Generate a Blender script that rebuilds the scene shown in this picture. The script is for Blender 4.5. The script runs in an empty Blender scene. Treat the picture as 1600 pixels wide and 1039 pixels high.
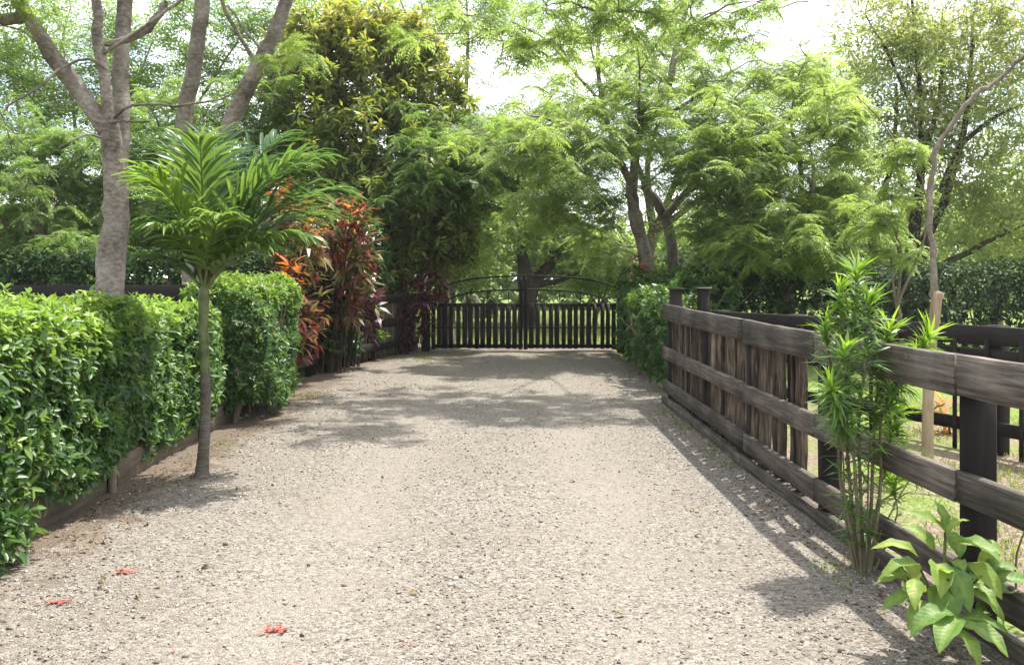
import bpy, math, random
import numpy as np
from mathutils import Matrix, Vector, Quaternion

# ------------------------------------------------------------------ camera, sky, sun, exposure
sc = bpy.context.scene
EYE = 1.55                      # eye height of the photographer, metres
FPX = 1386.0                    # focal length in photograph pixels (1600 wide)
HOR = 432.0                     # row of the horizon
cam_d = bpy.data.cameras.new('camera')
cam = bpy.data.objects.new('camera', cam_d)
sc.collection.objects.link(cam)
cam.location = (0, 0, EYE)
cam.rotation_euler = (math.radians(90), 0, 0)
cam_d.sensor_width = 36.0
cam_d.lens = 36.0 * FPX / 1600.0
cam_d.shift_y = -(519.5 - HOR) / 1600.0
cam_d.clip_start = 0.05
cam_d.clip_end = 2000
sc.camera = cam

SUN_EL, SUN_AZ = 67.0, 50.0     # high sun ahead and to the right
world = bpy.data.worlds.new('World')
sc.world = world
world.use_nodes = True
wn, wl = world.node_tree.nodes, world.node_tree.links
wn.clear()
w_out = wn.new('ShaderNodeOutputWorld')
w_bg = wn.new('ShaderNodeBackground')
w_sky = wn.new('ShaderNodeTexSky')
w_sky.sky_type = 'NISHITA'
w_sky.sun_disc = False
w_sky.sun_elevation = math.radians(SUN_EL)
w_sky.sun_rotation = math.radians(SUN_AZ)
w_sky.air_density = 1.0
w_sky.dust_density = 3.0
w_sky.ozone_density = 1.0
w_bg.inputs['Strength'].default_value = 0.15
# thin bright cloud over the sky
w_tc = wn.new('ShaderNodeTexCoord')
w_map = wn.new('ShaderNodeMapping')
w_map.inputs['Scale'].default_value = (1.6, 1.6, 4.0)
w_noise = wn.new('ShaderNodeTexNoise')
w_noise.inputs['Scale'].default_value = 1.7
w_noise.inputs['Detail'].default_value = 7
w_ramp = wn.new('ShaderNodeValToRGB')
w_ramp.color_ramp.elements[0].position = 0.36
w_ramp.color_ramp.elements[1].position = 0.62
w_mix = wn.new('ShaderNodeMix')
w_mix.data_type = 'RGBA'
w_mix.inputs[7].default_value = (8.6, 8.7, 8.8, 1)
wl.new(w_tc.outputs['Generated'], w_map.inputs['Vector'])
wl.new(w_map.outputs['Vector'], w_noise.inputs['Vector'])
wl.new(w_noise.outputs['Fac'], w_ramp.inputs['Fac'])
wl.new(w_ramp.outputs['Color'], w_mix.inputs[0])
wl.new(w_sky.outputs['Color'], w_mix.inputs[6])
wl.new(w_mix.outputs[2], w_bg.inputs['Color'])
wl.new(w_bg.outputs['Background'], w_out.inputs['Surface'])

sun_d = bpy.data.lights.new('sun', 'SUN')
sun_d.energy = 4.6
sun_d.angle = math.radians(0.8)
sun_d.color = (1.0, 0.955, 0.88)
sun = bpy.data.objects.new('sun', sun_d)
sc.collection.objects.link(sun)
_e, _a = math.radians(SUN_EL), math.radians(SUN_AZ)
to_sun = Vector((math.sin(_a) * math.cos(_e), math.cos(_a) * math.cos(_e), math.sin(_e)))
sun.rotation_euler = to_sun.to_track_quat('Z', 'Y').to_euler()
sun.location = (6, 10, 25)

sc.view_settings.view_transform = 'Standard'
sc.view_settings.look = 'None'
sc.view_settings.exposure = 1.25
sc.view_settings.gamma = 1.0
sc.view_settings.use_curve_mapping = False
sc.cycles.use_denoising = True
sc.cycles.max_bounces = 10
sc.cycles.diffuse_bounces = 6
sc.cycles.glossy_bounces = 2
sc.cycles.transmission_bounces = 6
sc.cycles.transparent_max_bounces = 4
sc.cycles.caustics_reflective = False
sc.cycles.caustics_refractive = False
sc.cycles.sample_clamp_indirect = 6.0

COL = sc.collection
rng = np.random.default_rng(11)
random.seed(5)


def P(px, py, d):
    """point of the place seen at that photograph pixel, d metres ahead"""
    return np.array([(px - 800.0) / FPX * d, d, EYE - (py - HOR) / FPX * d])


def G(px, py):
    """ground point (z = 0) at that photograph pixel"""
    d = FPX * EYE / (py - HOR)
    return np.array([(px - 800.0) / FPX * d, d, 0.0])


# ------------------------------------------------------------------ materials
def nt(name):
    m = bpy.data.materials.new(name)
    m.use_nodes = True
    n, l = m.node_tree.nodes, m.node_tree.links
    n.clear()
    out = n.new('ShaderNodeOutputMaterial')
    return m, n, l, out


def ramp(n, stops):
    r = n.new('ShaderNodeValToRGB')
    e = r.color_ramp.elements
    while len(e) > 1:
        e.remove(e[-1])
    e[0].position = stops[0][0]
    e[0].color = (*stops[0][1], 1)
    for p, c in stops[1:]:
        k = e.new(p)
        k.color = (*c, 1)
    return r


def mixc(n, l, fac, a, b, mode='MIX'):
    m = n.new('ShaderNodeMix')
    m.data_type = 'RGBA'
    m.blend_type = mode
    for sock, v in ((m.inputs[0], fac), (m.inputs[6], a), (m.inputs[7], b)):
        if isinstance(v, (int, float)):
            sock.default_value = v
        elif isinstance(v, tuple):
            sock.default_value = (*v, 1)
        else:
            l.new(v, sock)
    return m.outputs[2]


def leaf_mat(name, old, new, trans=0.4, rough=0.45, tboost=(1.7, 1.6, 0.7), spec=0.35):
    """old: ramp over the leaf's own random tint; new: ramp for young growth and a sunlit frond (second tint channel)"""
    m, n, l, out = nt(name)
    at = n.new('ShaderNodeAttribute')
    at.attribute_name = 'tint'
    sp = n.new('ShaderNodeSeparateXYZ')
    l.new(at.outputs['Vector'], sp.inputs[0])
    ra, rb = ramp(n, old), ramp(n, new)
    l.new(sp.outputs[0], ra.inputs[0])
    l.new(sp.outputs[0], rb.inputs[0])
    c = mixc(n, l, sp.outputs[1], ra.outputs[0], rb.outputs[0])
    p = n.new('ShaderNodeBsdfPrincipled')
    p.inputs['Roughness'].default_value = rough
    p.inputs['Specular IOR Level'].default_value = spec
    l.new(c, p.inputs['Base Color'])
    t = n.new('ShaderNodeBsdfTranslucent')
    l.new(mixc(n, l, 1.0, c, tboost, 'MULTIPLY'), t.inputs['Color'])
    mx = n.new('ShaderNodeMixShader')
    mx.inputs[0].default_value = trans
    l.new(p.outputs[0], mx.inputs[1])
    l.new(t.outputs[0], mx.inputs[2])
    l.new(mx.outputs[0], out.inputs['Surface'])
    return m


def wood_mat(name, stops, rough=0.75, along='X', gs=(2.0, 22.0, 22.0), bump=0.5, spec=0.3, vary=(0.7, 1.3)):
    m, n, l, out = nt(name)
    tc = n.new('ShaderNodeTexCoord')
    oi = n.new('ShaderNodeObjectInfo')
    add = n.new('ShaderNodeVectorMath')
    add.operation = 'MULTIPLY_ADD'
    comb = n.new('ShaderNodeCombineXYZ')
    for i in range(3):
        l.new(oi.outputs['Random'], comb.inputs[i])
    l.new(comb.outputs[0], add.inputs[0])
    add.inputs[1].default_value = (37.0, 53.0, 71.0)
    l.new(tc.outputs['Object'], add.inputs[2])
    mp = n.new('ShaderNodeMapping')
    mp.inputs['Scale'].default_value = gs if along == 'X' else (gs[1], gs[2], gs[0])
    l.new(add.outputs[0], mp.inputs['Vector'])
    ns = n.new('ShaderNodeTexNoise')
    ns.inputs['Scale'].default_value = 1.0
    ns.inputs['Detail'].default_value = 8
    ns.inputs['Roughness'].default_value = 0.65
    ns.inputs['Distortion'].default_value = 0.6
    l.new(mp.outputs[0], ns.inputs['Vector'])
    big = n.new('ShaderNodeTexNoise')
    big.inputs['Scale'].default_value = 3.0
    big.inputs['Detail'].default_value = 5
    l.new(add.outputs[0], big.inputs['Vector'])
    av = n.new('ShaderNodeMath')
    av.operation = 'MULTIPLY_ADD'
    l.new(big.outputs[0], av.inputs[0])
    av.inputs[1].default_value = 0.55
    sub = n.new('ShaderNodeMath')
    sub.operation = 'MULTIPLY_ADD'
    l.new(ns.outputs[0], sub.inputs[0])
    sub.inputs[1].default_value = 0.9
    sub.inputs[2].default_value = -0.28
    l.new(sub.outputs[0], av.inputs[2])
    r = ramp(n, stops)
    l.new(av.outputs[0], r.inputs[0])
    # each board its own tone
    hs = n.new('ShaderNodeHueSaturation')
    mr = n.new('ShaderNodeMapRange')
    mr.inputs[3].default_value = vary[0]
    mr.inputs[4].default_value = vary[1]
    l.new(oi.outputs['Random'], mr.inputs[0])
    l.new(mr.outputs[0], hs.inputs['Value'])
    l.new(r.outputs[0], hs.inputs['Color'])
    p = n.new('ShaderNodeBsdfPrincipled')
    p.inputs['Roughness'].default_value = rough
    p.inputs['Specular IOR Level'].default_value = spec
    l.new(hs.outputs[0], p.inputs['Base Color'])
    b = n.new('ShaderNodeBump')
    b.inputs['Strength'].default_value = bump
    b.inputs['Distance'].default_value = 0.01
    l.new(ns.outputs[0], b.inputs['Height'])
    l.new(b.outputs[0], p.inputs['Normal'])
    l.new(p.outputs[0], out.inputs['Surface'])
    return m


def bark_mat(name, stops, scale=(5, 5, 1.6), bump=0.7, rings=0.0, rough=0.85):
    m, n, l, out = nt(name)
    tc = n.new('ShaderNodeTexCoord')
    mp = n.new('ShaderNodeMapping')
    mp.inputs['Scale'].default_value = scale
    l.new(tc.outputs['Object'], mp.inputs['Vector'])
    ns = n.new('ShaderNodeTexNoise')
    ns.inputs['Scale'].default_value = 3.0
    ns.inputs['Detail'].default_value = 9
    ns.inputs['Roughness'].default_value = 0.7
    l.new(mp.outputs[0], ns.inputs['Vector'])
    pat = n.new('ShaderNodeTexNoise')
    pat.inputs['Scale'].default_value = 2.2
    pat.inputs['Detail'].default_value = 3
    l.new(tc.outputs['Object'], pat.inputs['Vector'])
    mul = n.new('ShaderNodeMath')
    mul.operation = 'MULTIPLY_ADD'
    l.new(pat.outputs[0], mul.inputs[0])
    mul.inputs[1].default_value = 0.8
    s2 = n.new('ShaderNodeMath')
    s2.operation = 'MULTIPLY_ADD'
    l.new(ns.outputs[0], s2.inputs[0])
    s2.inputs[1].default_value = 0.8
    s2.inputs[2].default_value = -0.3
    l.new(s2.outputs[0], mul.inputs[2])
    h = mul.outputs[0]
    if rings:
        wv = n.new('ShaderNodeTexWave')
        wv.wave_type = 'BANDS'
        wv.bands_direction = 'Z'
        wv.inputs['Scale'].default_value = rings
        wv.inputs['Distortion'].default_value = 2.0
        wv.inputs['Detail'].default_value = 3
        l.new(tc.outputs['Object'], wv.inputs['Vector'])
        mm = n.new('ShaderNodeMath')
        mm.operation = 'MULTIPLY_ADD'
        l.new(wv.outputs['Fac'], mm.inputs[0])
        mm.inputs[1].default_value = 0.25
        l.new(mul.outputs[0], mm.inputs[2])
        h = mm.outputs[0]
    r = ramp(n, stops)
    l.new(h, r.inputs[0])
    p = n.new('ShaderNodeBsdfPrincipled')
    p.inputs['Roughness'].default_value = rough
    p.inputs['Specular IOR Level'].default_value = 0.2
    l.new(r.outputs[0], p.inputs['Base Color'])
    b = n.new('ShaderNodeBump')
    b.inputs['Strength'].default_value = bump
    b.inputs['Distance'].default_value = 0.02
    l.new(h, b.inputs['Height'])
    l.new(b.outputs[0], p.inputs['Normal'])
    l.new(p.outputs[0], out.inputs['Surface'])
    return m


def plain_mat(name, col, rough=0.6, spec=0.3, var=0.15, scale=20):
    m, n, l, out = nt(name)
    tc = n.new('ShaderNodeTexCoord')
    ns = n.new('ShaderNodeTexNoise')
    ns.inputs['Scale'].default_value = scale
    ns.inputs['Detail'].default_value = 4
    l.new(tc.outputs['Object'], ns.inputs['Vector'])
    r = ramp(n, [(0.3, tuple(c * (1 - var) for c in col)), (0.7, tuple(min(1, c * (1 + var)) for c in col))])
    l.new(ns.outputs[0], r.inputs[0])
    p = n.new('ShaderNodeBsdfPrincipled')
    p.inputs['Roughness'].default_value = rough
    p.inputs['Specular IOR Level'].default_value = spec
    l.new(r.outputs[0], p.inputs['Base Color'])
    l.new(p.outputs[0], out.inputs['Surface'])
    return m


M = {}
M['feather'] = leaf_mat('feathery_leaf',
    [(0, (0.085, 0.14, 0.038)), (0.5, (0.13, 0.195, 0.055)), (1, (0.18, 0.245, 0.075))],
    [(0, (0.22, 0.30, 0.08)), (1, (0.31, 0.38, 0.115))], 0.57, 0.45, (1.8, 1.78, 1.2))
M['feather_deep'] = leaf_mat('feathery_leaf_deep',
    [(0, (0.06, 0.115, 0.036)), (0.5, (0.095, 0.16, 0.048)), (1, (0.14, 0.21, 0.06))],
    [(0, (0.17, 0.255, 0.065)), (1, (0.25, 0.33, 0.09))], 0.55, 0.45, (1.8, 1.78, 1.2))
M['mango'] = leaf_mat('mango_leaf',
    [(0, (0.05, 0.095, 0.026)), (0.6, (0.095, 0.155, 0.038)), (1, (0.15, 0.21, 0.05))],
    [(0, (0.15, 0.205, 0.045)), (0.5, (0.24, 0.25, 0.07)), (1, (0.32, 0.25, 0.11))], 0.46, 0.36, (1.9, 1.8, .8), spec=0.45)
M['wispy'] = leaf_mat('wispy_leaf',
    [(0, (0.10, 0.155, 0.055)), (0.6, (0.155, 0.21, 0.07)), (1, (0.21, 0.25, 0.09))],
    [(0, (0.26, 0.28, 0.10)), (1, (0.36, 0.34, 0.14))], 0.56, 0.55, (1.8, 1.8, 1.3))
M['hedge'] = leaf_mat('hedge_leaf',
    [(0, (0.025, 0.06, 0.020)), (0.5, (0.055, 0.118, 0.032)), (0.9, (0.09, 0.17, 0.042)), (0.955, (0.13, 0.19, 0.045)), (0.985, (0.26, 0.24, 0.06)), (1, (0.16, 0.10, 0.05))],
    [(0, (0.15, 0.26, 0.04)), (1, (0.27, 0.38, 0.07))], 0.40, 0.40, (1.7, 1.65, .85), spec=0.38)
M['shaded_hedge'] = leaf_mat('shaded_hedge_leaf',
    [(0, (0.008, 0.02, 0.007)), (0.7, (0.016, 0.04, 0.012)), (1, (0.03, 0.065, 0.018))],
    [(0, (0.06, 0.11, 0.02)), (1, (0.09, 0.15, 0.03))], 0.2, 0.55, spec=0.12)  # leaf colour set near black to stand for the shade on these hedges
M['palm'] = leaf_mat('palm_leaf',
    [(0, (0.03, 0.075, 0.04)), (0.5, (0.058, 0.118, 0.048)), (1, (0.095, 0.165, 0.052))],
    [(0, (0.12, 0.205, 0.04)), (1, (0.21, 0.31, 0.055))], 0.40, 0.34, (1.65, 1.6, .85), spec=0.45)
M['croton'] = leaf_mat('croton_leaf',
    [(0, (0.04, 0.014, 0.012)), (0.25, (0.10, 0.02, 0.02)), (0.42, (0.20, 0.035, 0.035)), (0.5, (0.045, 0.075, 0.022)), (0.75, (0.075, 0.115, 0.03)), (0.9, (0.22, 0.19, 0.05)), (1, (0.30, 0.08, 0.06))],
    [(0, (0.60, 0.15, 0.03)), (0.5, (0.66, 0.28, 0.05)), (1, (0.55, 0.18, 0.13))], 0.38, 0.35, (1.4, 1.2, 0.8), 0.5)
M['cordyline'] = leaf_mat('maroon_leaf',
    [(0, (0.022, 0.010, 0.010)), (0.6, (0.06, 0.014, 0.016)), (1, (0.11, 0.03, 0.03))],
    [(0, (0.12, 0.03, 0.03)), (1, (0.20, 0.05, 0.05))], 0.25, 0.4, (1.3, 1.0, 0.8), 0.4)
M['strap'] = leaf_mat('strap_leaf',
    [(0, (0.035, 0.09, 0.03)), (0.6, (0.065, 0.145, 0.04)), (1, (0.10, 0.20, 0.05))],
    [(0, (0.18, 0.33, 0.03)), (1, (0.28, 0.42, 0.05))], 0.38, 0.33, spec=0.5)
M['broad'] = leaf_mat('broad_leaf',
    [(0, (0.06, 0.14, 0.032)), (0.5, (0.095, 0.19, 0.04)), (1, (0.16, 0.255, 0.06))],
    [(0, (0.20, 0.29, 0.04)), (1, (0.33, 0.36, 0.06))], 0.36, 0.5, (1.6, 1.5, .7), spec=0.3)
def add_veins(m, pitch=0.02):
    n, l = m.node_tree.nodes, m.node_tree.links
    p = next(k for k in n if k.type == 'BSDF_PRINCIPLED')
    tc = n.new('ShaderNodeTexCoord')
    sp = n.new('ShaderNodeSeparateXYZ')
    l.new(tc.outputs['Object'], sp.inputs[0])
    ab = n.new('ShaderNodeMath'); ab.operation = 'ABSOLUTE'
    l.new(sp.outputs[1], ab.inputs[0])
    ma = n.new('ShaderNodeMath'); ma.operation = 'MULTIPLY_ADD'
    l.new(ab.outputs[0], ma.inputs[0]); ma.inputs[1].default_value = -0.9
    l.new(sp.outputs[0], ma.inputs[2])
    sc_ = n.new('ShaderNodeMath'); sc_.operation = 'MULTIPLY'
    l.new(ma.outputs[0], sc_.inputs[0]); sc_.inputs[1].default_value = math.pi / pitch
    sn = n.new('ShaderNodeMath'); sn.operation = 'SINE'
    l.new(sc_.outputs[0], sn.inputs[0])
    a2 = n.new('ShaderNodeMath'); a2.operation = 'ABSOLUTE'
    l.new(sn.outputs[0], a2.inputs[0])
    pw = n.new('ShaderNodeMath'); pw.operation = 'POWER'
    l.new(a2.outputs[0], pw.inputs[0]); pw.inputs[1].default_value = 0.35
    ns = n.new('ShaderNodeTexNoise'); ns.inputs['Scale'].default_value = 38; ns.inputs['Detail'].default_value = 5
    l.new(tc.outputs['Object'], ns.inputs['Vector'])
    hs = n.new('ShaderNodeMath'); hs.operation = 'MULTIPLY_ADD'
    l.new(ns.outputs[0], hs.inputs[0]); hs.inputs[1].default_value = 0.5
    l.new(pw.outputs[0], hs.inputs[2])
    b = n.new('ShaderNodeBump'); b.inputs['Strength'].default_value = 0.3; b.inputs['Distance'].default_value = 0.003
    l.new(hs.outputs[0], b.inputs['Height'])
    l.new(b.outputs[0], p.inputs['Normal'])
    # pale veins and a few blemishes
    src = p.inputs['Base Color'].links[0].from_socket
    vein = ramp(n, [(0.0, (1, 1, 1)), (0.45, (0, 0, 0))])
    l.new(pw.outputs[0], vein.inputs[0])
    vf = n.new('ShaderNodeMath'); vf.operation = 'MULTIPLY'
    l.new(vein.outputs[0], vf.inputs[0]); vf.inputs[1].default_value = 0.28
    c = mixc(n, l, vf.outputs[0], src, (0.26, 0.34, 0.12))
    sp2 = ramp(n, [(0.66, (0, 0, 0)), (0.72, (1, 1, 1))])
    l.new(ns.outputs[0], sp2.inputs[0])
    bf = n.new('ShaderNodeMath'); bf.operation = 'MULTIPLY'
    l.new(sp2.outputs[0], bf.inputs[0]); bf.inputs[1].default_value = 0.6
    c = mixc(n, l, bf.outputs[0], c, (0.20, 0.15, 0.06))
    l.new(c, p.inputs['Base Color'])


add_veins(M['broad'])
M['shrub'] = leaf_mat('shrub_leaf',
    [(0, (0.016, 0.05, 0.014)), (0.6, (0.035, 0.085, 0.02)), (1, (0.07, 0.13, 0.03))],
    [(0, (0.12, 0.21, 0.03)), (1, (0.2, 0.3, 0.06))], 0.33, 0.4)
M['far_leaf'] = leaf_mat('far_leaf',
    [(0, (0.085, 0.13, 0.05)), (0.5, (0.13, 0.185, 0.07)), (1, (0.18, 0.235, 0.09))],
    [(0, (0.21, 0.28, 0.085)), (1, (0.30, 0.36, 0.13))], 0.52, 0.6, (1.7, 1.7, 1.1))
M['grass'] = leaf_mat('grass_blade',
    [(0, (0.07, 0.13, 0.025)), (0.6, (0.12, 0.19, 0.035)), (1, (0.22, 0.24, 0.07))],
    [(0, (0.16, 0.25, 0.04)), (1, (0.26, 0.30, 0.06))], 0.35, 0.6)
M['meadow'] = leaf_mat('meadow_blade',
    [(0, (0.07, 0.10, 0.035)), (0.6, (0.11, 0.14, 0.05)), (1, (0.17, 0.18, 0.075))],
    [(0, (0.14, 0.18, 0.055)), (1, (0.21, 0.23, 0.09))], 0.35, 0.6, (1.3, 1.3, .9))
M['petal'] = leaf_mat('red_petal',
    [(0, (0.26, 0.035, 0.025)), (0.5, (0.38, 0.085, 0.06)), (1, (0.46, 0.19, 0.15))], [(0, (0.5, 0.08, 0.03)), (1, (0.6, 0.14, 0.06))], 0.2, 0.6, (1.1, 1, 1))
M['dry'] = leaf_mat('dry_leaf',
    [(0, (0.09, 0.05, 0.025)), (0.6, (0.17, 0.10, 0.05)), (1, (0.30, 0.21, 0.10))],
    [(0, (0.2, 0.2, 0.05)), (1, (0.3, 0.3, 0.06))], 0.15, 0.7, (1.1, 1, 0.8))
M['dark_wood'] = wood_mat('dark_stained_wood',
    [(0.2, (0.006, 0.0055, 0.005)), (0.5, (0.016, 0.013, 0.012)), (0.8, (0.034, 0.028, 0.026))], 0.7, spec=0.2)
M['dark_post'] = wood_mat('dark_stained_post',
    [(0.2, (0.006, 0.005, 0.0045)), (0.5, (0.015, 0.011, 0.010)), (0.8, (0.036, 0.026, 0.022))], 0.75, 'Z', spec=0.2)
M['rail_wood'] = wood_mat('weathered_rail_wood',
    [(0.2, (0.015, 0.012, 0.010)), (0.40, (0.055, 0.044, 0.036)), (0.56, (0.12, 0.10, 0.083)), (0.75, (0.23, 0.198, 0.168))], 0.75, gs=(2.2, 48.0, 48.0), spec=0.3, bump=1.0)
M['slab_wood'] = wood_mat('rough_slab_wood',
    [(0.22, (0.012, 0.009, 0.007)), (0.38, (0.042, 0.031, 0.023)), (0.5, (0.10, 0.077, 0.058)), (0.62, (0.16, 0.128, 0.098)), (0.8, (0.27, 0.225, 0.175))], 0.9, 'Z', (4.5, 42, 42), 1.0, 0.1, (0.3, 1.7))
M['plank_wood'] = wood_mat('weathered_plank_wood',
    [(0.15, (0.07, 0.055, 0.038)), (0.5, (0.15, 0.12, 0.085)), (0.85, (0.27, 0.225, 0.165))], 0.85, bump=0.6, spec=0.15)
M['pale_wood'] = wood_mat('peeled_pale_wood',
    [(0.2, (0.12, 0.088, 0.055)), (0.5, (0.25, 0.195, 0.13)), (0.8, (0.38, 0.315, 0.23))], 0.85, 'Z', (2, 14, 14), 0.5, 0.15)
M['bark_grey'] = bark_mat('grey_bark',
    [(0.25, (0.04, 0.031, 0.024)), (0.42, (0.115, 0.095, 0.077)), (0.56, (0.20, 0.174, 0.146)), (0.75, (0.34, 0.31, 0.275))], (5, 5, 9), 0.8)
M['bark_dark'] = bark_mat('dark_bark',
    [(0.2, (0.012, 0.009, 0.007)), (0.5, (0.035, 0.027, 0.02)), (0.85, (0.085, 0.068, 0.052))], (5, 5, 1.6), 0.8)
M['bark_brown'] = bark_mat('brown_bark',
    [(0.2, (0.05, 0.036, 0.026)), (0.5, (0.13, 0.10, 0.075)), (0.85, (0.25, 0.205, 0.16))], (5, 5, 2), 0.7)
M['palm_trunk'] = bark_mat('palm_trunk_grey',
    [(0.25, (0.05, 0.042, 0.03)), (0.5, (0.12, 0.105, 0.082)), (0.8, (0.25, 0.23, 0.195))], (5, 5, 18), 1.0)
M['crownshaft'] = plain_mat('green_crownshaft', (0.085, 0.105, 0.035), 0.5, 0.3, 0.5, 14)
M['twig'] = bark_mat('twig_bark', [(0.2, (0.06, 0.045, 0.03)), (0.8, (0.20, 0.155, 0.11))], (8, 8, 3), 0.3)
M['cane'] = bark_mat('pale_cane', [(0.2, (0.08, 0.066, 0.038)), (0.5, (0.165, 0.145, 0.085)), (0.85, (0.27, 0.24, 0.16))], (6, 6, 3), 0.4)
M['cane_grey'] = bark_mat('pale_branch_bark', [(0.25, (0.06, 0.05, 0.038)), (0.5, (0.17, 0.145, 0.11)), (0.75, (0.32, 0.285, 0.225))], (9, 9, 9), 0.9)
M['iron'] = plain_mat('black_iron', (0.008, 0.008, 0.008), 0.7, 0.15, 0.3, 30)


def ground_mats():
    # pale crushed gravel with earth showing along the planted side
    m, n, l, out = nt('pale_gravel')
    tc = n.new('ShaderNodeTexCoord')
    v = n.new('ShaderNodeTexVoronoi')
    v.inputs['Scale'].default_value = 58
    l.new(tc.outputs['Object'], v.inputs['Vector'])
    v2 = n.new('ShaderNodeTexVoronoi')
    v2.inputs['Scale'].default_value = 120
    l.new(tc.outputs['Object'], v2.inputs['Vector'])
    sep = n.new('ShaderNodeSeparateColor')
    l.new(v.outputs['Color'], sep.inputs[0])
    sep2 = n.new('ShaderNodeSeparateColor')
    l.new(v2.outputs['Color'], sep2.inputs[0])
    stops = [(0, (0.02, 0.018, 0.016)), (0.10, (0.066, 0.057, 0.047)), (0.32, (0.150, 0.132, 0.110)), (0.7, (0.24, 0.217, 0.184)), (1, (0.38, 0.355, 0.315))]
    r1, r2 = ramp(n, stops), ramp(n, stops)
    l.new(sep.outputs[0], r1.inputs[0])
    l.new(sep2.outputs[0], r2.inputs[0])
    c = mixc(n, l, 0.5, r1.outputs[0], r2.outputs[0])
    # broad patches of finer, browner grit
    big = n.new('ShaderNodeTexNoise')
    big.inputs['Scale'].default_value = 0.9
    big.inputs['Detail'].default_value = 7
    big.inputs['Roughness'].default_value = 0.65
    l.new(tc.outputs['Object'], big.inputs['Vector'])
    br = ramp(n, [(0.35, (0, 0, 0)), (0.72, (1, 1, 1))])
    l.new(big.outputs[0], br.inputs[0])
    patch = n.new('ShaderNodeMath')
    patch.operation = 'MULTIPLY'
    patch.inputs[1].default_value = 0.55
    l.new(br.outputs[0], patch.inputs[0])
    c = mixc(n, l, patch.outputs[0], c, (0.165, 0.138, 0.11))
    # compacted pale wheel tracks
    tk = n.new('ShaderNodeAttribute')
    tk.attribute_name = 'track'
    tm = n.new('ShaderNodeMath')
    tm.operation = 'MULTIPLY'
    l.new(tk.outputs['Fac'], tm.inputs[0])
    tr_ = ramp(n, [(0.35, (0, 0, 0)), (0.75, (0.75, 0.75, 0.75))])
    l.new(big.outputs[0], tr_.inputs[0])
    l.new(tr_.outputs[0], tm.inputs[1])
    c = mixc(n, l, tm.outputs[0], c, (0.25, 0.226, 0.19))
    # earth near the left edge: painted per vertex as the drive's own dirt
    at = n.new('ShaderNodeAttribute')
    at.attribute_name = 'earth'
    en = n.new('ShaderNodeTexNoise')
    en.inputs['Scale'].default_value = 4.5
    en.inputs['Detail'].default_value = 8
    l.new(tc.outputs['Object'], en.inputs['Vector'])
    ea = n.new('ShaderNodeMath')
    ea.operation = 'MULTIPLY_ADD'
    l.new(en.outputs[0], ea.inputs[0])
    ea.inputs[1].default_value = 1.1
    l.new(at.outputs['Fac'], ea.inputs[2])
    er = ramp(n, [(0.80, (0, 0, 0)), (1.15, (1, 1, 1))])
    er.color_ramp.elements[1].position = 1.0
    l.new(ea.outputs[0], er.inputs[0])
    fine = n.new('ShaderNodeTexNoise')
    fine.inputs['Scale'].default_value = 45
    fine.inputs['Detail'].default_value = 6
    l.new(tc.outputs['Object'], fine.inputs['Vector'])
    ecol = ramp(n, [(0.3, (0.07, 0.052, 0.038)), (0.55, (0.14, 0.11, 0.082)), (0.8, (0.22, 0.18, 0.142))])
    l.new(fine.outputs[0], ecol.inputs[0])
    ef = n.new('ShaderNodeMath')
    ef.operation = 'MULTIPLY'
    ef.inputs[1].default_value = 0.88
    l.new(er.outputs[0], ef.inputs[0])
    c = mixc(n, l, ef.outputs[0], c, ecol.outputs[0])
    p = n.new('ShaderNodeBsdfPrincipled')
    p.inputs['Roughness'].default_value = 0.9
    p.inputs['Specular IOR Level'].default_value = 0.15
    l.new(c, p.inputs['Base Color'])
    h = n.new('ShaderNodeMath')
    h.operation = 'ADD'
    l.new(v.outputs['Distance'], h.inputs[0])
    l.new(v2.outputs['Distance'], h.inputs[1])
    b = n.new('ShaderNodeBump')
    b.invert = True
    b.inputs['Strength'].default_value = 0.8
    b.inputs['Distance'].default_value = 0.012
    l.new(h.outputs[0], b.inputs['Height'])
    l.new(b.outputs[0], p.inputs['Normal'])
    l.new(p.outputs[0], out.inputs['Surface'])
    M['gravel'] = m

    m, n, l, out = nt('field_earth_and_grass')
    tc = n.new('ShaderNodeTexCoord')
    a = n.new('ShaderNodeTexNoise')
    a.inputs['Scale'].default_value = 0.75
    a.inputs['Detail'].default_value = 8
    a.inputs['Roughness'].default_value = 0.6
    l.new(tc.outputs['Object'], a.inputs['Vector'])
    f = n.new('ShaderNodeTexNoise')
    f.inputs['Scale'].default_value = 30
    f.inputs['Detail'].default_value = 8
    l.new(tc.outputs['Object'], f.inputs['Vector'])
    soil = ramp(n, [(0.3, (0.09, 0.063, 0.046)), (0.5, (0.17, 0.13, 0.098)), (0.75, (0.28, 0.235, 0.19))])
    turf = ramp(n, [(0.3, (0.06, 0.10, 0.022)), (0.5, (0.12, 0.17, 0.04)), (0.75, (0.24, 0.26, 0.09))])
    l.new(f.outputs[0], soil.inputs[0])
    l.new(f.outputs[0], turf.inputs[0])
    # more turf towards the meadow behind the gate
    geo = n.new('ShaderNodeNewGeometry')
    sp = n.new('ShaderNodeSeparateXYZ')
    l.new(geo.outputs['Position'], sp.inputs[0])
    mr = n.new('ShaderNodeMapRange')
    mr.inputs[1].default_value = 8
    mr.inputs[2].default_value = 20
    mr.inputs[3].default_value = 0.0
    mr.inputs[4].default_value = 0.5
    l.new(sp.outputs[1], mr.inputs[0])
    ad = n.new('ShaderNodeMath')
    ad.operation = 'ADD'
    l.new(a.outputs[0], ad.inputs[0])
    l.new(mr.outputs[0], ad.inputs[1])
    rr = ramp(n, [(0.48, (0, 0, 0)), (0.60, (1, 1, 1))])
    l.new(ad.outputs[0], rr.inputs[0])
    c = mixc(n, l, rr.outputs[0], soil.outputs[0], turf.outputs[0])
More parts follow.
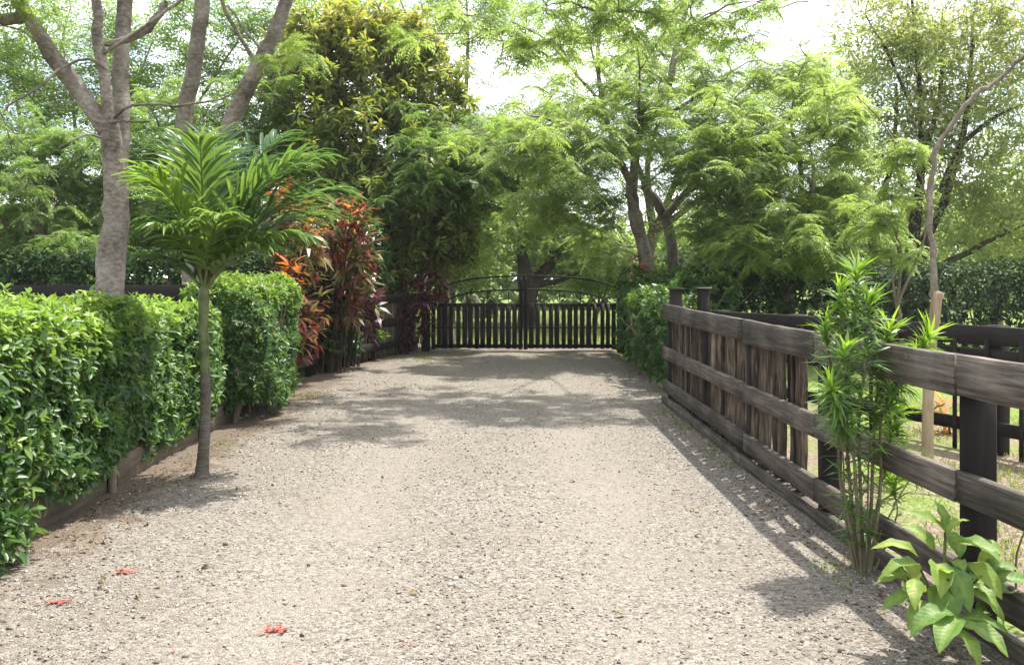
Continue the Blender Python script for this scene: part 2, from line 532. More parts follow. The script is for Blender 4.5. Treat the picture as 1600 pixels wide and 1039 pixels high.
    p = n.new('ShaderNodeBsdfPrincipled')
    p.inputs['Roughness'].default_value = 0.95
    p.inputs['Specular IOR Level'].default_value = 0.1
    l.new(c, p.inputs['Base Color'])
    b = n.new('ShaderNodeBump')
    b.inputs['Strength'].default_value = 0.8
    b.inputs['Distance'].default_value = 0.03
    l.new(f.outputs[0], b.inputs['Height'])
    l.new(b.outputs[0], p.inputs['Normal'])
    l.new(p.outputs[0], out.inputs['Surface'])
    M['field'] = m

    m, n, l, out = nt('gravel_stone')
    at = n.new('ShaderNodeAttribute')
    at.attribute_name = 'tint'
    sp = n.new('ShaderNodeSeparateXYZ')
    l.new(at.outputs['Vector'], sp.inputs[0])
    r = ramp(n, [(0, (0.04, 0.034, 0.028)), (0.05, (0.085, 0.074, 0.062)), (0.25, (0.145, 0.128, 0.107)), (0.6, (0.235, 0.214, 0.183)), (1, (0.42, 0.397, 0.36))])
    l.new(sp.outputs[0], r.inputs[0])
    p = n.new('ShaderNodeBsdfPrincipled')
    p.inputs['Roughness'].default_value = 0.85
    p.inputs['Specular IOR Level'].default_value = 0.2
    l.new(r.outputs[0], p.inputs['Base Color'])
    l.new(p.outputs[0], out.inputs['Surface'])
    M['stone'] = m


ground_mats()


# ------------------------------------------------------------------ mesh helpers
def mesh_of(name, V, F, mat, tint=None, smooth=False):
    V = np.ascontiguousarray(V, dtype=np.float32)
    F = np.ascontiguousarray(F, dtype=np.int32)
    me = bpy.data.meshes.new(name)
    me.vertices.add(len(V))
    me.vertices.foreach_set('co', V.ravel())
    k = F.shape[1]
    me.loops.add(F.size)
    me.loops.foreach_set('vertex_index', F.ravel())
    me.polygons.add(len(F))
    me.polygons.foreach_set('loop_start', np.arange(0, F.size, k, dtype=np.int32))
    if tint is not None:
        a = me.attributes.new('tint', 'FLOAT_VECTOR', 'FACE')
        a.data.foreach_set('vector', np.ascontiguousarray(tint, dtype=np.float32).ravel())
    me.update(calc_edges=True)
    if smooth:
        me.polygons.foreach_set('use_smooth', np.ones(len(F), dtype=bool))
    me.materials.append(mat)
    return me


def thing(name, label, cat, loc, group=None):
    o = bpy.data.objects.new(name, None)
    o.empty_display_size = 0.1
    o.location = tuple(float(c) for c in loc)
    COL.objects.link(o)
    o['label'] = label
    o['category'] = cat
    if group:
        o['group'] = group
    return o


def add(name, V, F, mat, parent=None, tint=None, smooth=False, kind=None):
    V = np.asarray(V, dtype=np.float64)
    if parent is not None:
        V = V - np.array(parent.location)
    o = bpy.data.objects.new(name, mesh_of(name, V, F, mat, tint, smooth))
    COL.objects.link(o)
    if parent is not None:
        o.parent = parent
    if kind:
        o['kind'] = kind
    return o


def place(name, me, parent, loc, X, Z):
    """object on shared mesh data with local X along X and local Z near Z"""
    X = Vector([float(c) for c in X]).normalized()
    Z = Vector([float(c) for c in Z])
    Y = Z.cross(X).normalized()
    Z = X.cross(Y).normalized()
    R = Matrix((X, Y, Z)).transposed()
    o = bpy.data.objects.new(name, me)
    COL.objects.link(o)
    o.rotation_mode = 'QUATERNION'
    o.rotation_quaternion = R.to_quaternion()
    L = Vector([float(c) for c in loc])
    if parent is not None:
        o.parent = parent
        L = L - parent.location
    o.location = L
    return o


def norm(a):
    return a / np.maximum(np.linalg.norm(a, axis=-1, keepdims=True), 1e-9)


def smooth_path(pts, radii, n, jit=0.0, r=rng):
    pts = np.asarray(pts, float)
    radii = np.asarray(radii, float)
    k = len(pts)
    t = np.linspace(0, k - 1 - 1e-6, n)
    i = t.astype(int)
    u = (t - i)[:, None]
    p0 = pts[np.maximum(i - 1, 0)]
    p1 = pts[i]
    p2 = pts[np.minimum(i + 1, k - 1)]
    p3 = pts[np.minimum(i + 2, k - 1)]
    q = 0.5 * ((2 * p1) + (-p0 + p2) * u + (2 * p0 - 5 * p1 + 4 * p2 - p3) * u ** 2 + (-p0 + 3 * p1 - 3 * p2 + p3) * u ** 3)
    rad = np.interp(t, np.arange(k), radii)
    if jit:
        q = q + r.normal(0, jit, q.shape) * np.linspace(0, 1, n)[:, None]
    return q, rad


def tube(pts, radii, n=8, wob=0.0, r=rng, cap=False):
    pts = np.asarray(pts, float)
    radii = np.asarray(radii, float)
    T = norm(np.gradient(pts, axis=0))
    ref = np.array([1.0, 0, 0]) if abs(T[0][0]) < 0.8 else np.array([0, 1.0, 0])
    m = len(pts)
    N = np.zeros_like(pts)
    a = ref - T[0] * ref.dot(T[0])
    N[0] = a / np.linalg.norm(a)
    for i in range(1, m):
        a = N[i - 1] - T[i] * N[i - 1].dot(T[i])
        N[i] = a / max(np.linalg.norm(a), 1e-9)
    B = np.cross(T, N)
    ang = np.linspace(0, 2 * math.pi, n, endpoint=False)
    rr = radii[:, None] * (1 + (r.normal(0, wob, (m, n)) if wob else 0))
    V = pts[:, None, :] + rr[:, :, None] * (np.cos(ang)[None, :, None] * N[:, None, :] + np.sin(ang)[None, :, None] * B[:, None, :])
    idx = np.arange(m * n).reshape(m, n)
    nx = np.roll(idx, -1, axis=1)
    F = np.stack([idx[:-1], nx[:-1], nx[1:], idx[1:]], -1).reshape(-1, 4)
    V = V.reshape(-1, 3)
    if cap:
        last = idx[-1]
        c = len(V)
        V = np.vstack([V, pts[-1] + T[-1] * radii[-1] * 0.15])
        F = np.vstack([F] + [[[last[j], last[(j + 1) % n], last[(j + 2) % n], c]] for j in range(0, n, 2)])
    return V, F


def join(parts):
    Vs, Fs, o = [], [], 0
    for V, F in parts:
        Vs.append(V)
        Fs.append(F + o)
        o += len(V)
    return np.vstack(Vs), np.vstack(Fs)


# leaf templates: x across, y along, z up
T_DIA = (np.array([[0, 0, 0], [-.5, .45, .10], [0, 1, -.06], [.5, .45, .10]]), np.array([[0, 1, 2, 3]]))
T_TRI = (np.array([[-.5, .12, .03], [.5, .12, .03], [0, 1, -.05]]), np.array([[0, 1, 2]]))
T_ELL = (np.array([[0, 0, 0], [-.42, .28, .07], [-.40, .66, .05], [0, 1, -.08], [.40, .66, .05], [.42, .28, .07]]),
         np.array([[0, 1, 2, 3], [0, 3, 4, 5]]))
T_LAN = (np.array([[-.12, 0, 0], [.12, 0, 0], [.5, .45, -.02], [-.5, .45, -.02], [.06, 1, -.24], [-.06, 1, -.24]]),
         np.array([[0, 1, 2, 3], [3, 2, 4, 5]]))
T_BLADE = (np.array([[-.35, 0, 0], [.35, 0, 0], [.5, .5, .05], [-.5, .5, .05], [.05, 1, -.08], [-.05, 1, -.08]]),
           np.array([[0, 1, 2, 3], [3, 2, 4, 5]]))


def leaves(T, pos, d, nrm, L, W):
    tv, tf = T
    N = len(pos)
    y = norm(d)
    x = norm(np.cross(y, nrm))
    z = np.cross(x, y)
    L = np.broadcast_to(np.asarray(L, float), (N,))
    W = np.broadcast_to(np.asarray(W, float), (N,))
    V = (pos[:, None, :] + x[:, None, :] * (tv[None, :, 0:1] * W[:, None, None])
         + y[:, None, :] * (tv[None, :, 1:2] * L[:, None, None]) + z[:, None, :] * (tv[None, :, 2:3] * L[:, None, None]))
    F = tf[None] + (np.arange(N) * len(tv))[:, None, None]
    return V.reshape(-1, 3), F.reshape(-1, tf.shape[1]), np.repeat(np.arange(N), len(tf))


def rdir(n, r=rng):
    return norm(r.normal(0, 1, (n, 3)))


class Wave:
    """smooth pseudo-random field for uneven outlines"""
    def __init__(self, seed, f=1.0, n=7):
        r = np.random.default_rng(seed)
        self.k = r.normal(0, f, (n, 3))
        self.p = r.uniform(0, 6.28, n)

    def __call__(self, q):
        return np.sin(q @ self.k.T + self.p).mean(axis=1)


# ------------------------------------------------------------------ foliage clumps
def feather_clump(seed, nl=13, npair=11, rad=0.36):
    """a tuft of twice-pinnate leaves arching out of one twig end; returns unit template"""
    r = np.random.default_rng(seed)
    pos, dr, nm, LL = [], [], [], []
    for i in range(nl):
        az = i * 2.4 + r.uniform(-.3, .3)
        el = r.uniform(-0.15, 0.75)
        h = np.array([math.cos(az), math.sin(az), 0])
        ln = rad * r.uniform(0.7, 1.15)
        start = rdir(1, r)[0] * 0.05
        for j in range(npair):
            s = (j + 0.8) / npair
            p = start + h * ln * s * math.cos(el) + np.array([0, 0, 1]) * (ln * s * math.sin(el) - 0.62 * ln * s * s)
            slope = math.sin(el) - 1.24 * s
            tang = norm(h * math.cos(el) + np.array([0, 0, slope]))
            side = np.array([-h[1], h[0], 0])
            for sg in (-1, 1):
                d = norm(side * sg + tang * 0.55 + np.array([0, 0, -0.28]) + r.normal(0, .12, 3))
                pos.append(p)
                dr.append(d)
                nm.append(np.array([0, 0, 1]) + r.normal(0, .25, 3))
                LL.append(0.098 * (1 - 0.9 * abs(s - 0.4)) * r.uniform(.8, 1.2))
    pos, dr, nm, LL = map(np.array, (pos, dr, nm, LL))
    V, F, ids = leaves(T_TRI, pos, dr, nm, LL * 1.08, 0.025 * 10 / npair)
    return V, F, r.uniform(0, 1, len(LL))[ids]


def broad_clump(seed, nl=17, ln=0.165, wd=0.06, droop=0.25, T=T_LAN):
    r = np.random.default_rng(seed)
    az = np.arange(nl) * 2.4 + r.uniform(-.3, .3, nl)
    el = r.uniform(-0.75, 0.75, nl) - droop * 0.5
    d = np.stack([np.cos(az) * np.cos(el), np.sin(az) * np.cos(el), np.sin(el)], 1)
    pos = np.stack([np.zeros(nl), np.zeros(nl), r.uniform(-.12, .06, nl)], 1) + d * 0.03
    nm = np.array([0, 0, 1.0]) + r.normal(0, .3, (nl, 3)) + 0.6 * np.stack([np.cos(az), np.sin(az), 0 * az], 1)
    V, F, ids = leaves(T, pos, d, nm, ln * r.uniform(.7, 1.2, nl), wd * r.uniform(.8, 1.2, nl))
    return V, F, r.uniform(0, 1, nl)[ids]


def wisp_clump(seed, nl=26, rad=0.4, ln=0.085, wd=0.022):
    r = np.random.default_rng(seed)
    pos = r.normal(0, rad * 0.45, (nl, 3))
    d = rdir(nl, r) + np.array([0, 0, -0.35])
    V, F, ids = leaves(T_DIA, pos, d, rdir(nl, r) + np.array([0, 0, .6]), ln * r.uniform(.6, 1.3, nl), wd * r.uniform(.8, 1.3, nl))
    return V, F, r.uniform(0, 1, nl)[ids]


def spray_clump(seed, ntw=6, per=9, rad=0.42, ln=0.115, wd=0.030):
    r = np.random.default_rng(seed)
    pos, d = [], []
    for k in range(ntw):
        a, e = r.uniform(0, 6.28), r.uniform(-.5, .9)
        h = np.array([math.cos(a) * math.cos(e), math.sin(a) * math.cos(e), math.sin(e)])
        for j in range(per):
            t_ = (j + 1) / per
            p = h * rad * t_ + np.array([0, 0, -.18 * t_ * t_]) + r.normal(0, .02, 3)
            pos.append(p)
            d.append(h * .6 + np.array([0, 0, -.3]) + r.normal(0, .55, 3))
    pos, d = np.array(pos), np.array(d)
    n = len(pos)
    V, F, ids = leaves(T_DIA, pos, d, rdir(n, r) + np.array([0, 0, .6]), ln * r.uniform(.6, 1.3, n), wd * r.uniform(.8, 1.3, n))
    return V, F, r.uniform(0, 1, n)[ids]


TPL = {
    'spray': [spray_clump(s) for s in (41, 42, 43, 44, 45)],
    'feather': [feather_clump(s) for s in (1, 2, 3, 4)],
    'feather_far': [feather_clump(s, 9, 5, 0.5) for s in (5, 6, 7)],
    'broad': [broad_clump(s) for s in (11, 12, 13, 14)],
    'wisp': [wisp_clump(s) for s in (21, 22, 23, 24)],
    'small': [broad_clump(s, 12, 0.095, 0.046, 0.0, T_DIA) for s in (31, 32, 33, 34)],
}


def stamp(tpls, cen, scale, young, r, tilt=0.25):
    """copies of clump templates at cen; returns V, F, tint"""
    Vs, Fs, Ts, o = [], [], [], 0
    n = len(cen)
    which = r.integers(0, len(tpls), n)
    for w, (tv, tf, tr) in enumerate(tpls):
        ii = np.where(which == w)[0]
        if not len(ii):
            continue
        k = len(ii)
        a = r.uniform(0, 6.283, k)
        z = norm(np.stack([r.normal(0, tilt, k), r.normal(0, tilt, k), np.ones(k)], 1))
        x = norm(np.stack([np.cos(a), np.sin(a), np.zeros(k)], 1))
        x = norm(x - z * (x * z).sum(1, keepdims=True))
        y = np.cross(z, x)
        s = scale[ii][:, None, None]
        V = cen[ii][:, None, :] + s * (tv[None, :, 0:1] * x[:, None] + tv[None, :, 1:2] * y[:, None] + tv[None, :, 2:3] * z[:, None])
        F = tf[None] + (np.arange(k) * len(tv))[:, None, None]
        t = np.zeros((k, len(tf), 3))
        t[:, :, 0] = np.clip(tr[None] * 0.75 + r.uniform(0, .25, (k, 1)), 0, 1)
        t[:, :, 1] = np.clip(young[ii][:, None] + r.normal(0, .06, (k, len(tf))), 0, 1)
        Vs.append(V.reshape(-1, 3))
        Fs.append(F.reshape(-1, tf.shape[1]) + o)
        Ts.append(t.reshape(-1, 3))
        o += len(Vs[-1])
    return np.vstack(Vs), np.vstack(Fs), np.vstack(Ts)


def blob_points(blobs, r, shell=0.4):
    out = []
    for c, rad, n in blobs:
        d = rdir(n, r)
        q = shell + (1 - shell) * r.uniform(0, 1, n) ** 0.6
        stray = r.uniform(0, 1, n) < 0.22
        q = np.where(stray, r.uniform(.9, 1.4, n), q)
        out.append(np.asarray(c)[None] + d * q[:, None] * np.asarray(rad)[None])
    return np.vstack(out)


def tree(name, label, base, trunk_paths, blobs, tpl, leaf, bark, seed, cscale=(0.8, 1.25), young=(0.1, 0.25),
         young_top=0.0, twig_frac=0.6, twig_r=0.014, sides=9, limb_paths=(), cat='tree', group=None, shell=0.4, tilt=0.25, trunk_seg=14):
    """trunk_paths / limb_paths: list of (points, radii). blobs: crown masses in metres"""
    r = np.random.default_rng(seed)
    root = thing(name, label, cat, base, group)
    skel = []
    tp = []
    for pts, rad in trunk_paths:
        q, qr = smooth_path(pts, rad, trunk_seg, 0.012, r)
        skel.append((q, qr))
        tp.append(tube(q, qr, sides, 0.05, r))
    V, F = join(tp)
    add('trunk', V, F, bark, root, smooth=True)
    for pts, rad in limb_paths:
        q, qr = smooth_path(pts, rad, 12, 0.02, r)
        skel.append((q, qr))
        V, F = tube(q, qr, 7, 0.05, r)
        add('limb', V, F, bark, root, smooth=True)
    if not blobs:
        return root
    if tpl in ('feather', 'feather_far'):
        blobs = [(c, q, int(k * 1.34)) for c, q, k in blobs]
        cscale = (cscale[0] * .72, cscale[1] * .95)
    cen = blob_points(blobs, r, shell)
    cen = cen[cen[:, 2] > 0.35]
    n = len(cen)
    zs = (cen[:, 2] - cen[:, 2].min()) / max(np.ptp(cen[:, 2]), .1)
    yg = np.clip(r.uniform(young[0], young[1], n) + young_top * zs ** 2 + (r.uniform(0, 1, n) > .86) * 0.35, 0, 1)
    V, F, T = stamp(TPL[tpl], cen, r.uniform(cscale[0], cscale[1], n), yg, r, tilt)
    add('crown', V, F, leaf, root, tint=T)
    # twigs carrying the tufts
    sk = np.vstack([q[len(q) // 4:] for q, _ in skel])
    tw = []
    todo = cen[r.uniform(0, 1, n) < twig_frac]
    todo = todo[np.argsort([np.linalg.norm(sk - c, axis=1).min() for c in todo])]
    for c in todo:
        dd = np.linalg.norm((sk - c) * np.array([1, 1, 1.2]), axis=1) + (sk[:, 2] > c[2]) * 0.3
        s = sk[dd.argmin()]
        Lg = np.linalg.norm(c - s)
        mid = (s + c) / 2 + np.array([0, 0, 0.10 * Lg]) + r.normal(0, 0.08 * Lg, 3)
        q, qr = smooth_path([s, mid, c], [twig_r * (.8 + 0.35 * min(Lg, 1.5)), twig_r * 0.7, twig_r * 0.35], 6, 0.02, r)
        tw.append(tube(q, qr, 4, 0, r))
        sk = np.vstack([sk, q[2:5]])
    if tw:
        V, F = join(tw)
        add('branches', V, F, bark, root, smooth=True, kind='stuff')
    return root


# ------------------------------------------------------------------ boards
def board_mesh(name, L, h, t, mat, seg=6, jit=0.004, ch=0.006, seed=0, taper=0.0):
    """length along local X, thickness Y, height Z, chamfered and slightly uneven"""
    r = np.random.default_rng(seed)
    xs = np.linspace(-L / 2, L / 2, seg + 1)
    a, b = t / 2, h / 2
    sec = np.array([[-a + ch, -b], [a - ch, -b], [a, -b + ch], [a, b - ch], [a - ch, b], [-a + ch, b], [-a, b - ch], [-a, -b + ch]])
    V = np.zeros((seg + 1, 8, 3))
    lo = np.cumsum(r.normal(0, jit, seg + 1)) * 0.5
    hi = np.cumsum(r.normal(0, jit, seg + 1)) * 0.5
    lo -= lo.mean()
    hi -= hi.mean()
    for i, x in enumerate(xs):
        V[i, :, 0] = x
        V[i, :, 1] = sec[:, 0] + r.normal(0, jit * .35)
        V[i, :, 2] = sec[:, 1] * (1 - taper * i / seg) + np.where(sec[:, 1] > 0, hi[i], lo[i]) + r.normal(0, jit * .25, 8)
    V[0, :, 0] += r.normal(0, jit, 8)
    V[-1, :, 0] += r.normal(0, jit, 8)
    idx = np.arange((seg + 1) * 8).reshape(seg + 1, 8)
    nx = np.roll(idx, -1, axis=1)
    F = np.stack([idx[:-1], idx[1:], nx[1:], nx[:-1]], -1).reshape(-1, 4)
    e0, e1 = idx[0], idx[-1]
    capq = [[0, 1, 2, 3], [0, 3, 4, 7], [4, 5, 6, 7]]
    F = np.vstack([F, [e0[q] for q in capq], [e1[q][::-1] for q in capq]])
    return mesh_of(name, V.reshape(-1, 3), F, mat)


def rail(parent, name, p0, p1, h, t, mat, seed, jit=0.004, seg=7):
    p0, p1 = np.asarray(p0, float), np.asarray(p1, float)
    me = board_mesh(name, np.linalg.norm(p1 - p0), h, t, mat, seg, jit, min(0.004, t * .2, h * .2), seed)
    return place(name, me, parent, (p0 + p1) / 2, p1 - p0, (0, 0, 1))


def upright_mesh(name, L, w, t, mat, seed, jit=0.003, seg=4):
    """vertical piece: length along local Z, base at 0, width X, thickness Y"""
    me = board_mesh(name, L, w, t, mat, seg, jit, min(0.012, t * .25, w * .2), seed)
    # turn length to Z
    R = Matrix.Translation((0, 0, L / 2)) @ Matrix(((0, 0, -1, 0), (0, 1, 0, 0), (1, 0, 0, 0), (0, 0, 0, 1)))
    me.transform(R)
    return me


def upright(parent, name, me, base, along, lean=(0, 0)):
    """set a vertical piece on base, its width along 'along'"""
    return place(name, me, parent, base, along, (lean[0], lean[1], 1))


# ================================================================== THE SETTING
def build_ground():
    # field: one sheet to the horizon, finer near the camera
    gx = np.concatenate([-np.geomspace(180, 16, 12), np.linspace(-14, 14, 71), np.geomspace(16, 180, 12)])
    gy = np.concatenate([-np.geomspace(60, 6, 8), np.linspace(-4, 34, 96), np.geomspace(37, 240, 12)])
    X, Y = np.meshgrid(gx, gy)
    pts = np.stack([X.ravel(), Y.ravel(), np.zeros(X.size)], 1)
    w = Wave(3, 0.8)
    z = 0.03 * w(pts) * (np.abs(pts[:, 0]) < 40)
    on_drive = (pts[:, 0] > -3.3) & (pts[:, 0] < 2.3) & (pts[:, 1] < 19.6)
    z = np.where(on_drive, -0.05, z - 0.03)
    pts[:, 2] = z
    ny, nx = X.shape
    i = np.arange(nx * ny).reshape(ny, nx)
    F = np.stack([i[:-1, :-1], i[:-1, 1:], i[1:, 1:], i[1:, :-1]], -1).reshape(-1, 4)
    o = add('ground', pts, F, M['field'], smooth=True, kind='structure')
    o['label'] = 'brown earth and patchy turf of the paddocks and meadow'

    # the drive
    gx = np.linspace(-3.25, 2.25, 70)
    gy = np.concatenate([np.linspace(-3, 10, 150), np.linspace(10.15, 20.5, 70)])
    X, Y = np.meshgrid(gx, gy)
    pts = np.stack([X.ravel(), Y.ravel(), np.zeros(X.size)], 1)
    w1, w2 = Wave(8, 1.3), Wave(9, 5.0)
    edge = np.minimum(pts[:, 0] + 3.25, 2.25 - pts[:, 0])
    z = 0.016 * w1(pts) + 0.006 * w2(pts) - 0.02 * np.exp(-((pts[:, 0] + 1.0) / .35) ** 2) - 0.02 * np.exp(-((pts[:, 0] - .6) / .35) ** 2)
    z = z - 0.07 * np.clip(1 - edge / 0.12, 0, 1)
    pts[:, 2] = z
    ny, nx = X.shape
    i = np.arange(nx * ny).reshape(ny, nx)
    F = np.stack([i[:-1, :-1], i[:-1, 1:], i[1:, 1:], i[1:, :-1]], -1).reshape(-1, 4)
    o = add('gravel_drive', pts, F, M['gravel'], smooth=True, kind='structure')
    o['label'] = 'pale crushed gravel drive leading to the gate'
    ea = np.clip((-2.05 - pts[:, 0]) / 0.9, 0, 1) * 0.72 + 0.12 * w1(pts * 1.7) + 0.35 * np.exp(-((pts[:, 0] - 2.05) / .25) ** 2)
    ea += 0.35 * np.clip((pts[:, 1] - 15.5) / 3, 0, 1)
    tr = np.maximum(np.exp(-((pts[:, 0] + 1.05) / .38) ** 2), np.exp(-((pts[:, 0] - .65) / .42) ** 2))
    a = o.data.attributes.new('track', 'FLOAT', 'POINT')
    a.data.foreach_set('value', np.ascontiguousarray(tr, dtype=np.float32))
    a = o.data.attributes.new('earth', 'FLOAT', 'POINT')
    a.data.foreach_set('value', np.ascontiguousarray(ea, dtype=np.float32))
    global drive_z
    drive_z = lambda p: 0.016 * w1(p) + 0.006 * w2(p) - 0.02 * np.exp(-((p[:, 0] + 1.0) / .35) ** 2) - 0.02 * np.exp(-((p[:, 0] - .6) / .35) ** 2)


build_ground()


def zat(x, y):
    return float(drive_z(np.array([[x, y, 0.0]]))[0])


# ================================================================== RIGHT FENCE
def fx(d):
    return float(np.interp(d, [2.0, 4.0, 5.57, 10.85], [2.16, 2.02, 1.915, 1.885]))


def build_right_fence():
    f = thing('rail_fence', 'dark timber rail fence along the drive with a panel of rough upright slabs', 'fence', (fx(5.57), 5.57, 0))
    posts = [10.85, 8.9, 7.25, 5.57, 4.0, 2.4]
    for k, d in enumerate(posts):
        me = upright_mesh('post', 1.32, 0.115, 0.125, M['dark_post'], 40 + k, 0.003)
        upright(f, 'post', me, (fx(d) + 0.082, d, -0.16), (1, 0.01 * k, 0))
    # rails are nailed to the drive side of the posts
    bays = [(10.95, 7.26), (7.24, 5.58), (5.56, 4.01), (3.99, 2.1)]
    for k, (a, b) in enumerate(bays):
        for j, (zc, h) in enumerate(((1.105, 0.185), (0.605, 0.14), (0.205, 0.14))):
            dz = (0.012, -0.004, 0.006, 0.0)[k]
            rail(f, 'rail', (fx(a), a, zc + dz), (fx(b), b, zc + (0.0, 0.005, -0.004, 0.012)[k]), h, 0.045, M['rail_wood'], 100 + k * 5 + j, 0.003, 14)
    for k, (a, b) in enumerate([(10.95, 7.3), (7.28, 4.4), (4.38, 2.1)]):
        rail(f, 'kerb_board', (fx(a) - 0.01, a, 0.02), (fx(b) - 0.01, b, 0.02), 0.13, 0.06, M['rail_wood'], 130 + k, 0.004, 14)
    # rough slabs
    slabs = []
    for s in range(9):
        w = [0.075, 0.09, 0.11, 0.055, 0.085, 0.12, 0.045, 0.10, 0.065][s]
        slabs.append((w, upright_mesh('slab', 1.07 + 0.02 * (s % 3), w, 0.028, M['slab_wood'], 200 + s, 0.007, 9)))
    d = 10.72
    k = 0
    r = np.random.default_rng(77)
    while d > 5.9:
        w, me = slabs[int(r.integers(0, 9))]
        d -= w / 2
        if all(abs(d - p) > 0.03 for p in posts):
            upright(f, 'slab', me, (fx(d) + 0.056 + r.uniform(-.006, .016), d, 0.005 + r.uniform(-.02, .03)), (r.normal(0, .08), 1, 0), (r.normal(0, .008), r.normal(0, .02)))
        d -= w / 2 + (r.uniform(0.003, 0.04) if d > 7.2 else r.uniform(0.008, 0.05))
    return f


build_right_fence()


def inner_fence():
    A, B = np.array([2.62, 11.55, 0]), np.array([4.85, 6.66, 0])
    f = thing('corral_fence', 'black timber fence with thin uprights crossing the small paddock', 'fence', (A + B) / 2)
    dv = (B - A) / np.linalg.norm(B - A)
    n = np.linalg.norm(B - A)
    for k, s in enumerate((0.1, 1.45, 2.75, 4.0, 5.3)):
        me = upright_mesh('post', 1.27, 0.16, 0.14, M['dark_post'], 300 + k, 0.003)
        upright(f, 'post', me, A + dv * s + np.array([0.07, 0.04, -0.16]), dv)
    for k in range(2):
        a, b = A + dv * (n * k / 2), A + dv * (n * (k + 1) / 2 - 0.005)
        for j, (zc, h) in enumerate(((1.02, 0.17), (0.83, 0.13), (0.62, 0.13), (0.20, 0.12))):
            rail(f, 'rail', a + np.array([0, 0, zc]), b + np.array([0, 0, zc]), h, 0.045, M['dark_wood'], 320 + k * 5 + j, 0.004)
    me = upright_mesh('picket', 1.04, 0.038, 0.03, M['dark_wood'], 350, 0.002)
    s = 0.35
    while s < n - .1:
        upright(f, 'picket', me, A + dv * s + np.array([-0.034, -0.016, -0.05]), dv)
        s += 0.33
    # two taller capped posts by the far end
    for i, p in enumerate((P(1056, 640, 11.4), P(1099, 640, 11.9))):
        t = thing('capped_post', ['tall black post with flat cap at the far end of the slab fence', 'tall black post with flat cap where the corral fence starts'][i], 'post', (p[0], p[1], 0), 'capped posts')
        me = upright_mesh('shaft', 1.53, 0.135, 0.135, M['dark_post'], 360 + i, 0.002)
        upright(t, 'shaft', me, (p[0], p[1], -0.15), (1, 0.1, 0))
        rail(t, 'cap', (p[0] - 0.095, p[1], 1.392), (p[0] + 0.095, p[1], 1.392), 0.022, 0.19, M['rail_wood'], 365 + i, 0.001, 2)


inner_fence()


# ================================================================== GATE
def build_gate():
    Y = 18.5
    x0, x1 = -1.68, 2.17
    xm = (x0 + x1) / 2 - 0.01
    lab = ['left leaf of the black picket gate under a double iron arch, hung by maroon shrubs',
           'right leaf of the black picket gate under a double iron arch, hung by leafy vines']
    picks = [upright_mesh('picket', 0.93, w, 0.03, M['dark_wood'], 400 + i, 0.003, 3) for i, w in enumerate((0.088, 0.098, 0.082, 0.102))]
    r = np.random.default_rng(4)
    for i, (a, b) in enumerate(((x0, xm - 0.008), (xm + 0.008, x1))):
        g = thing('gate_leaf', lab[i], 'gate', (a if i == 0 else b, Y, 0), 'gate leaves')
        rail(g, 'top_rail', (a, Y, 0.955), (b, Y, 0.955), 0.07, 0.05, M['dark_wood'], 410 + i, 0.002)
        rail(g, 'bottom_rail', (a, Y, 0.10), (b, Y, 0.10), 0.08, 0.05, M['dark_wood'], 412 + i, 0.002)
        rail(g, 'middle_rod', (a, Y, 0.48), (b, Y, 0.48), 0.022, 0.022, M['iron'], 414 + i, 0.0005)
        for xs in (a + 0.04, b - 0.05):
            me = upright_mesh('stile', 0.96, 0.085, 0.055, M['dark_wood'], 420 + i, 0.002)
            upright(g, 'stile', me, (xs, Y + .004, 0.03), (1, 0, 0))
        n = 13
        for k in range(n):
            x = a + 0.16 + (b - a - 0.33) * k / (n - 1)
            upright(g, 'picket', picks[int(r.integers(0, 4))], (x + r.normal(0, .006), Y - 0.042, 0.055 + r.uniform(-.01, .01)), (1, 0, 0), (r.normal(0, .006), 0))
        # half of the two arches
        for j, (xa, xb, za, zt) in enumerate(((P(696, 0, Y)[0], P(948, 0, Y)[0], 0.985, 1.275), (P(676, 0, Y)[0], P(975, 0, Y)[0], 1.13, 1.56))):
            c, hw = (xa + xb) / 2, (xb - xa) / 2
            xs = np.linspace(xa, xm, 22) if i == 0 else np.linspace(xm, xb, 22)
            zz = za + (zt - za) * np.sqrt(np.clip(1 - (np.abs(xs - c) / hw) ** 2.3, 0, 1))
            pts = np.stack([xs, np.full(22, Y), zz], 1)
            V, F = tube(pts, np.full(22, 0.017), 8)
            add('arch_bar', V, F, M['iron'], g, smooth=True)
        for xs in np.linspace(a + 0.3, b - 0.3, 4):
            V, F = tube([(xs, Y, 0.98), (xs, Y, 1.15), (xs, Y, 1.24)], [0.007] * 3, 6)
            add('tie_rod', V, F, M['iron'], g)
    # meeting stile rises to the arch
        xs = xm - 0.045 if i == 0 else xm + 0.045
        me = upright_mesh('meeting_stile', 1.5, 0.05, 0.05, M['iron'], 430 + i, 0.001)
        upright(g, 'meeting_stile', me, (xs, Y, 0.04), (1, 0, 0))
    for i, x in enumerate((x0 - 0.12, x1 + 0.12)):
        t = thing('gate_post', ['black timber gate post among the maroon shrubs', 'black timber gate post among the leafy vines'][i], 'post', (x, Y + .03, 0), 'gate posts')
        me = upright_mesh('shaft', 1.42, 0.18, 0.18, M['dark_post'], 440 + i, 0.003)
        upright(t, 'shaft', me, (x, Y + 0.03, -0.2), (1, 0, 0))


build_gate()


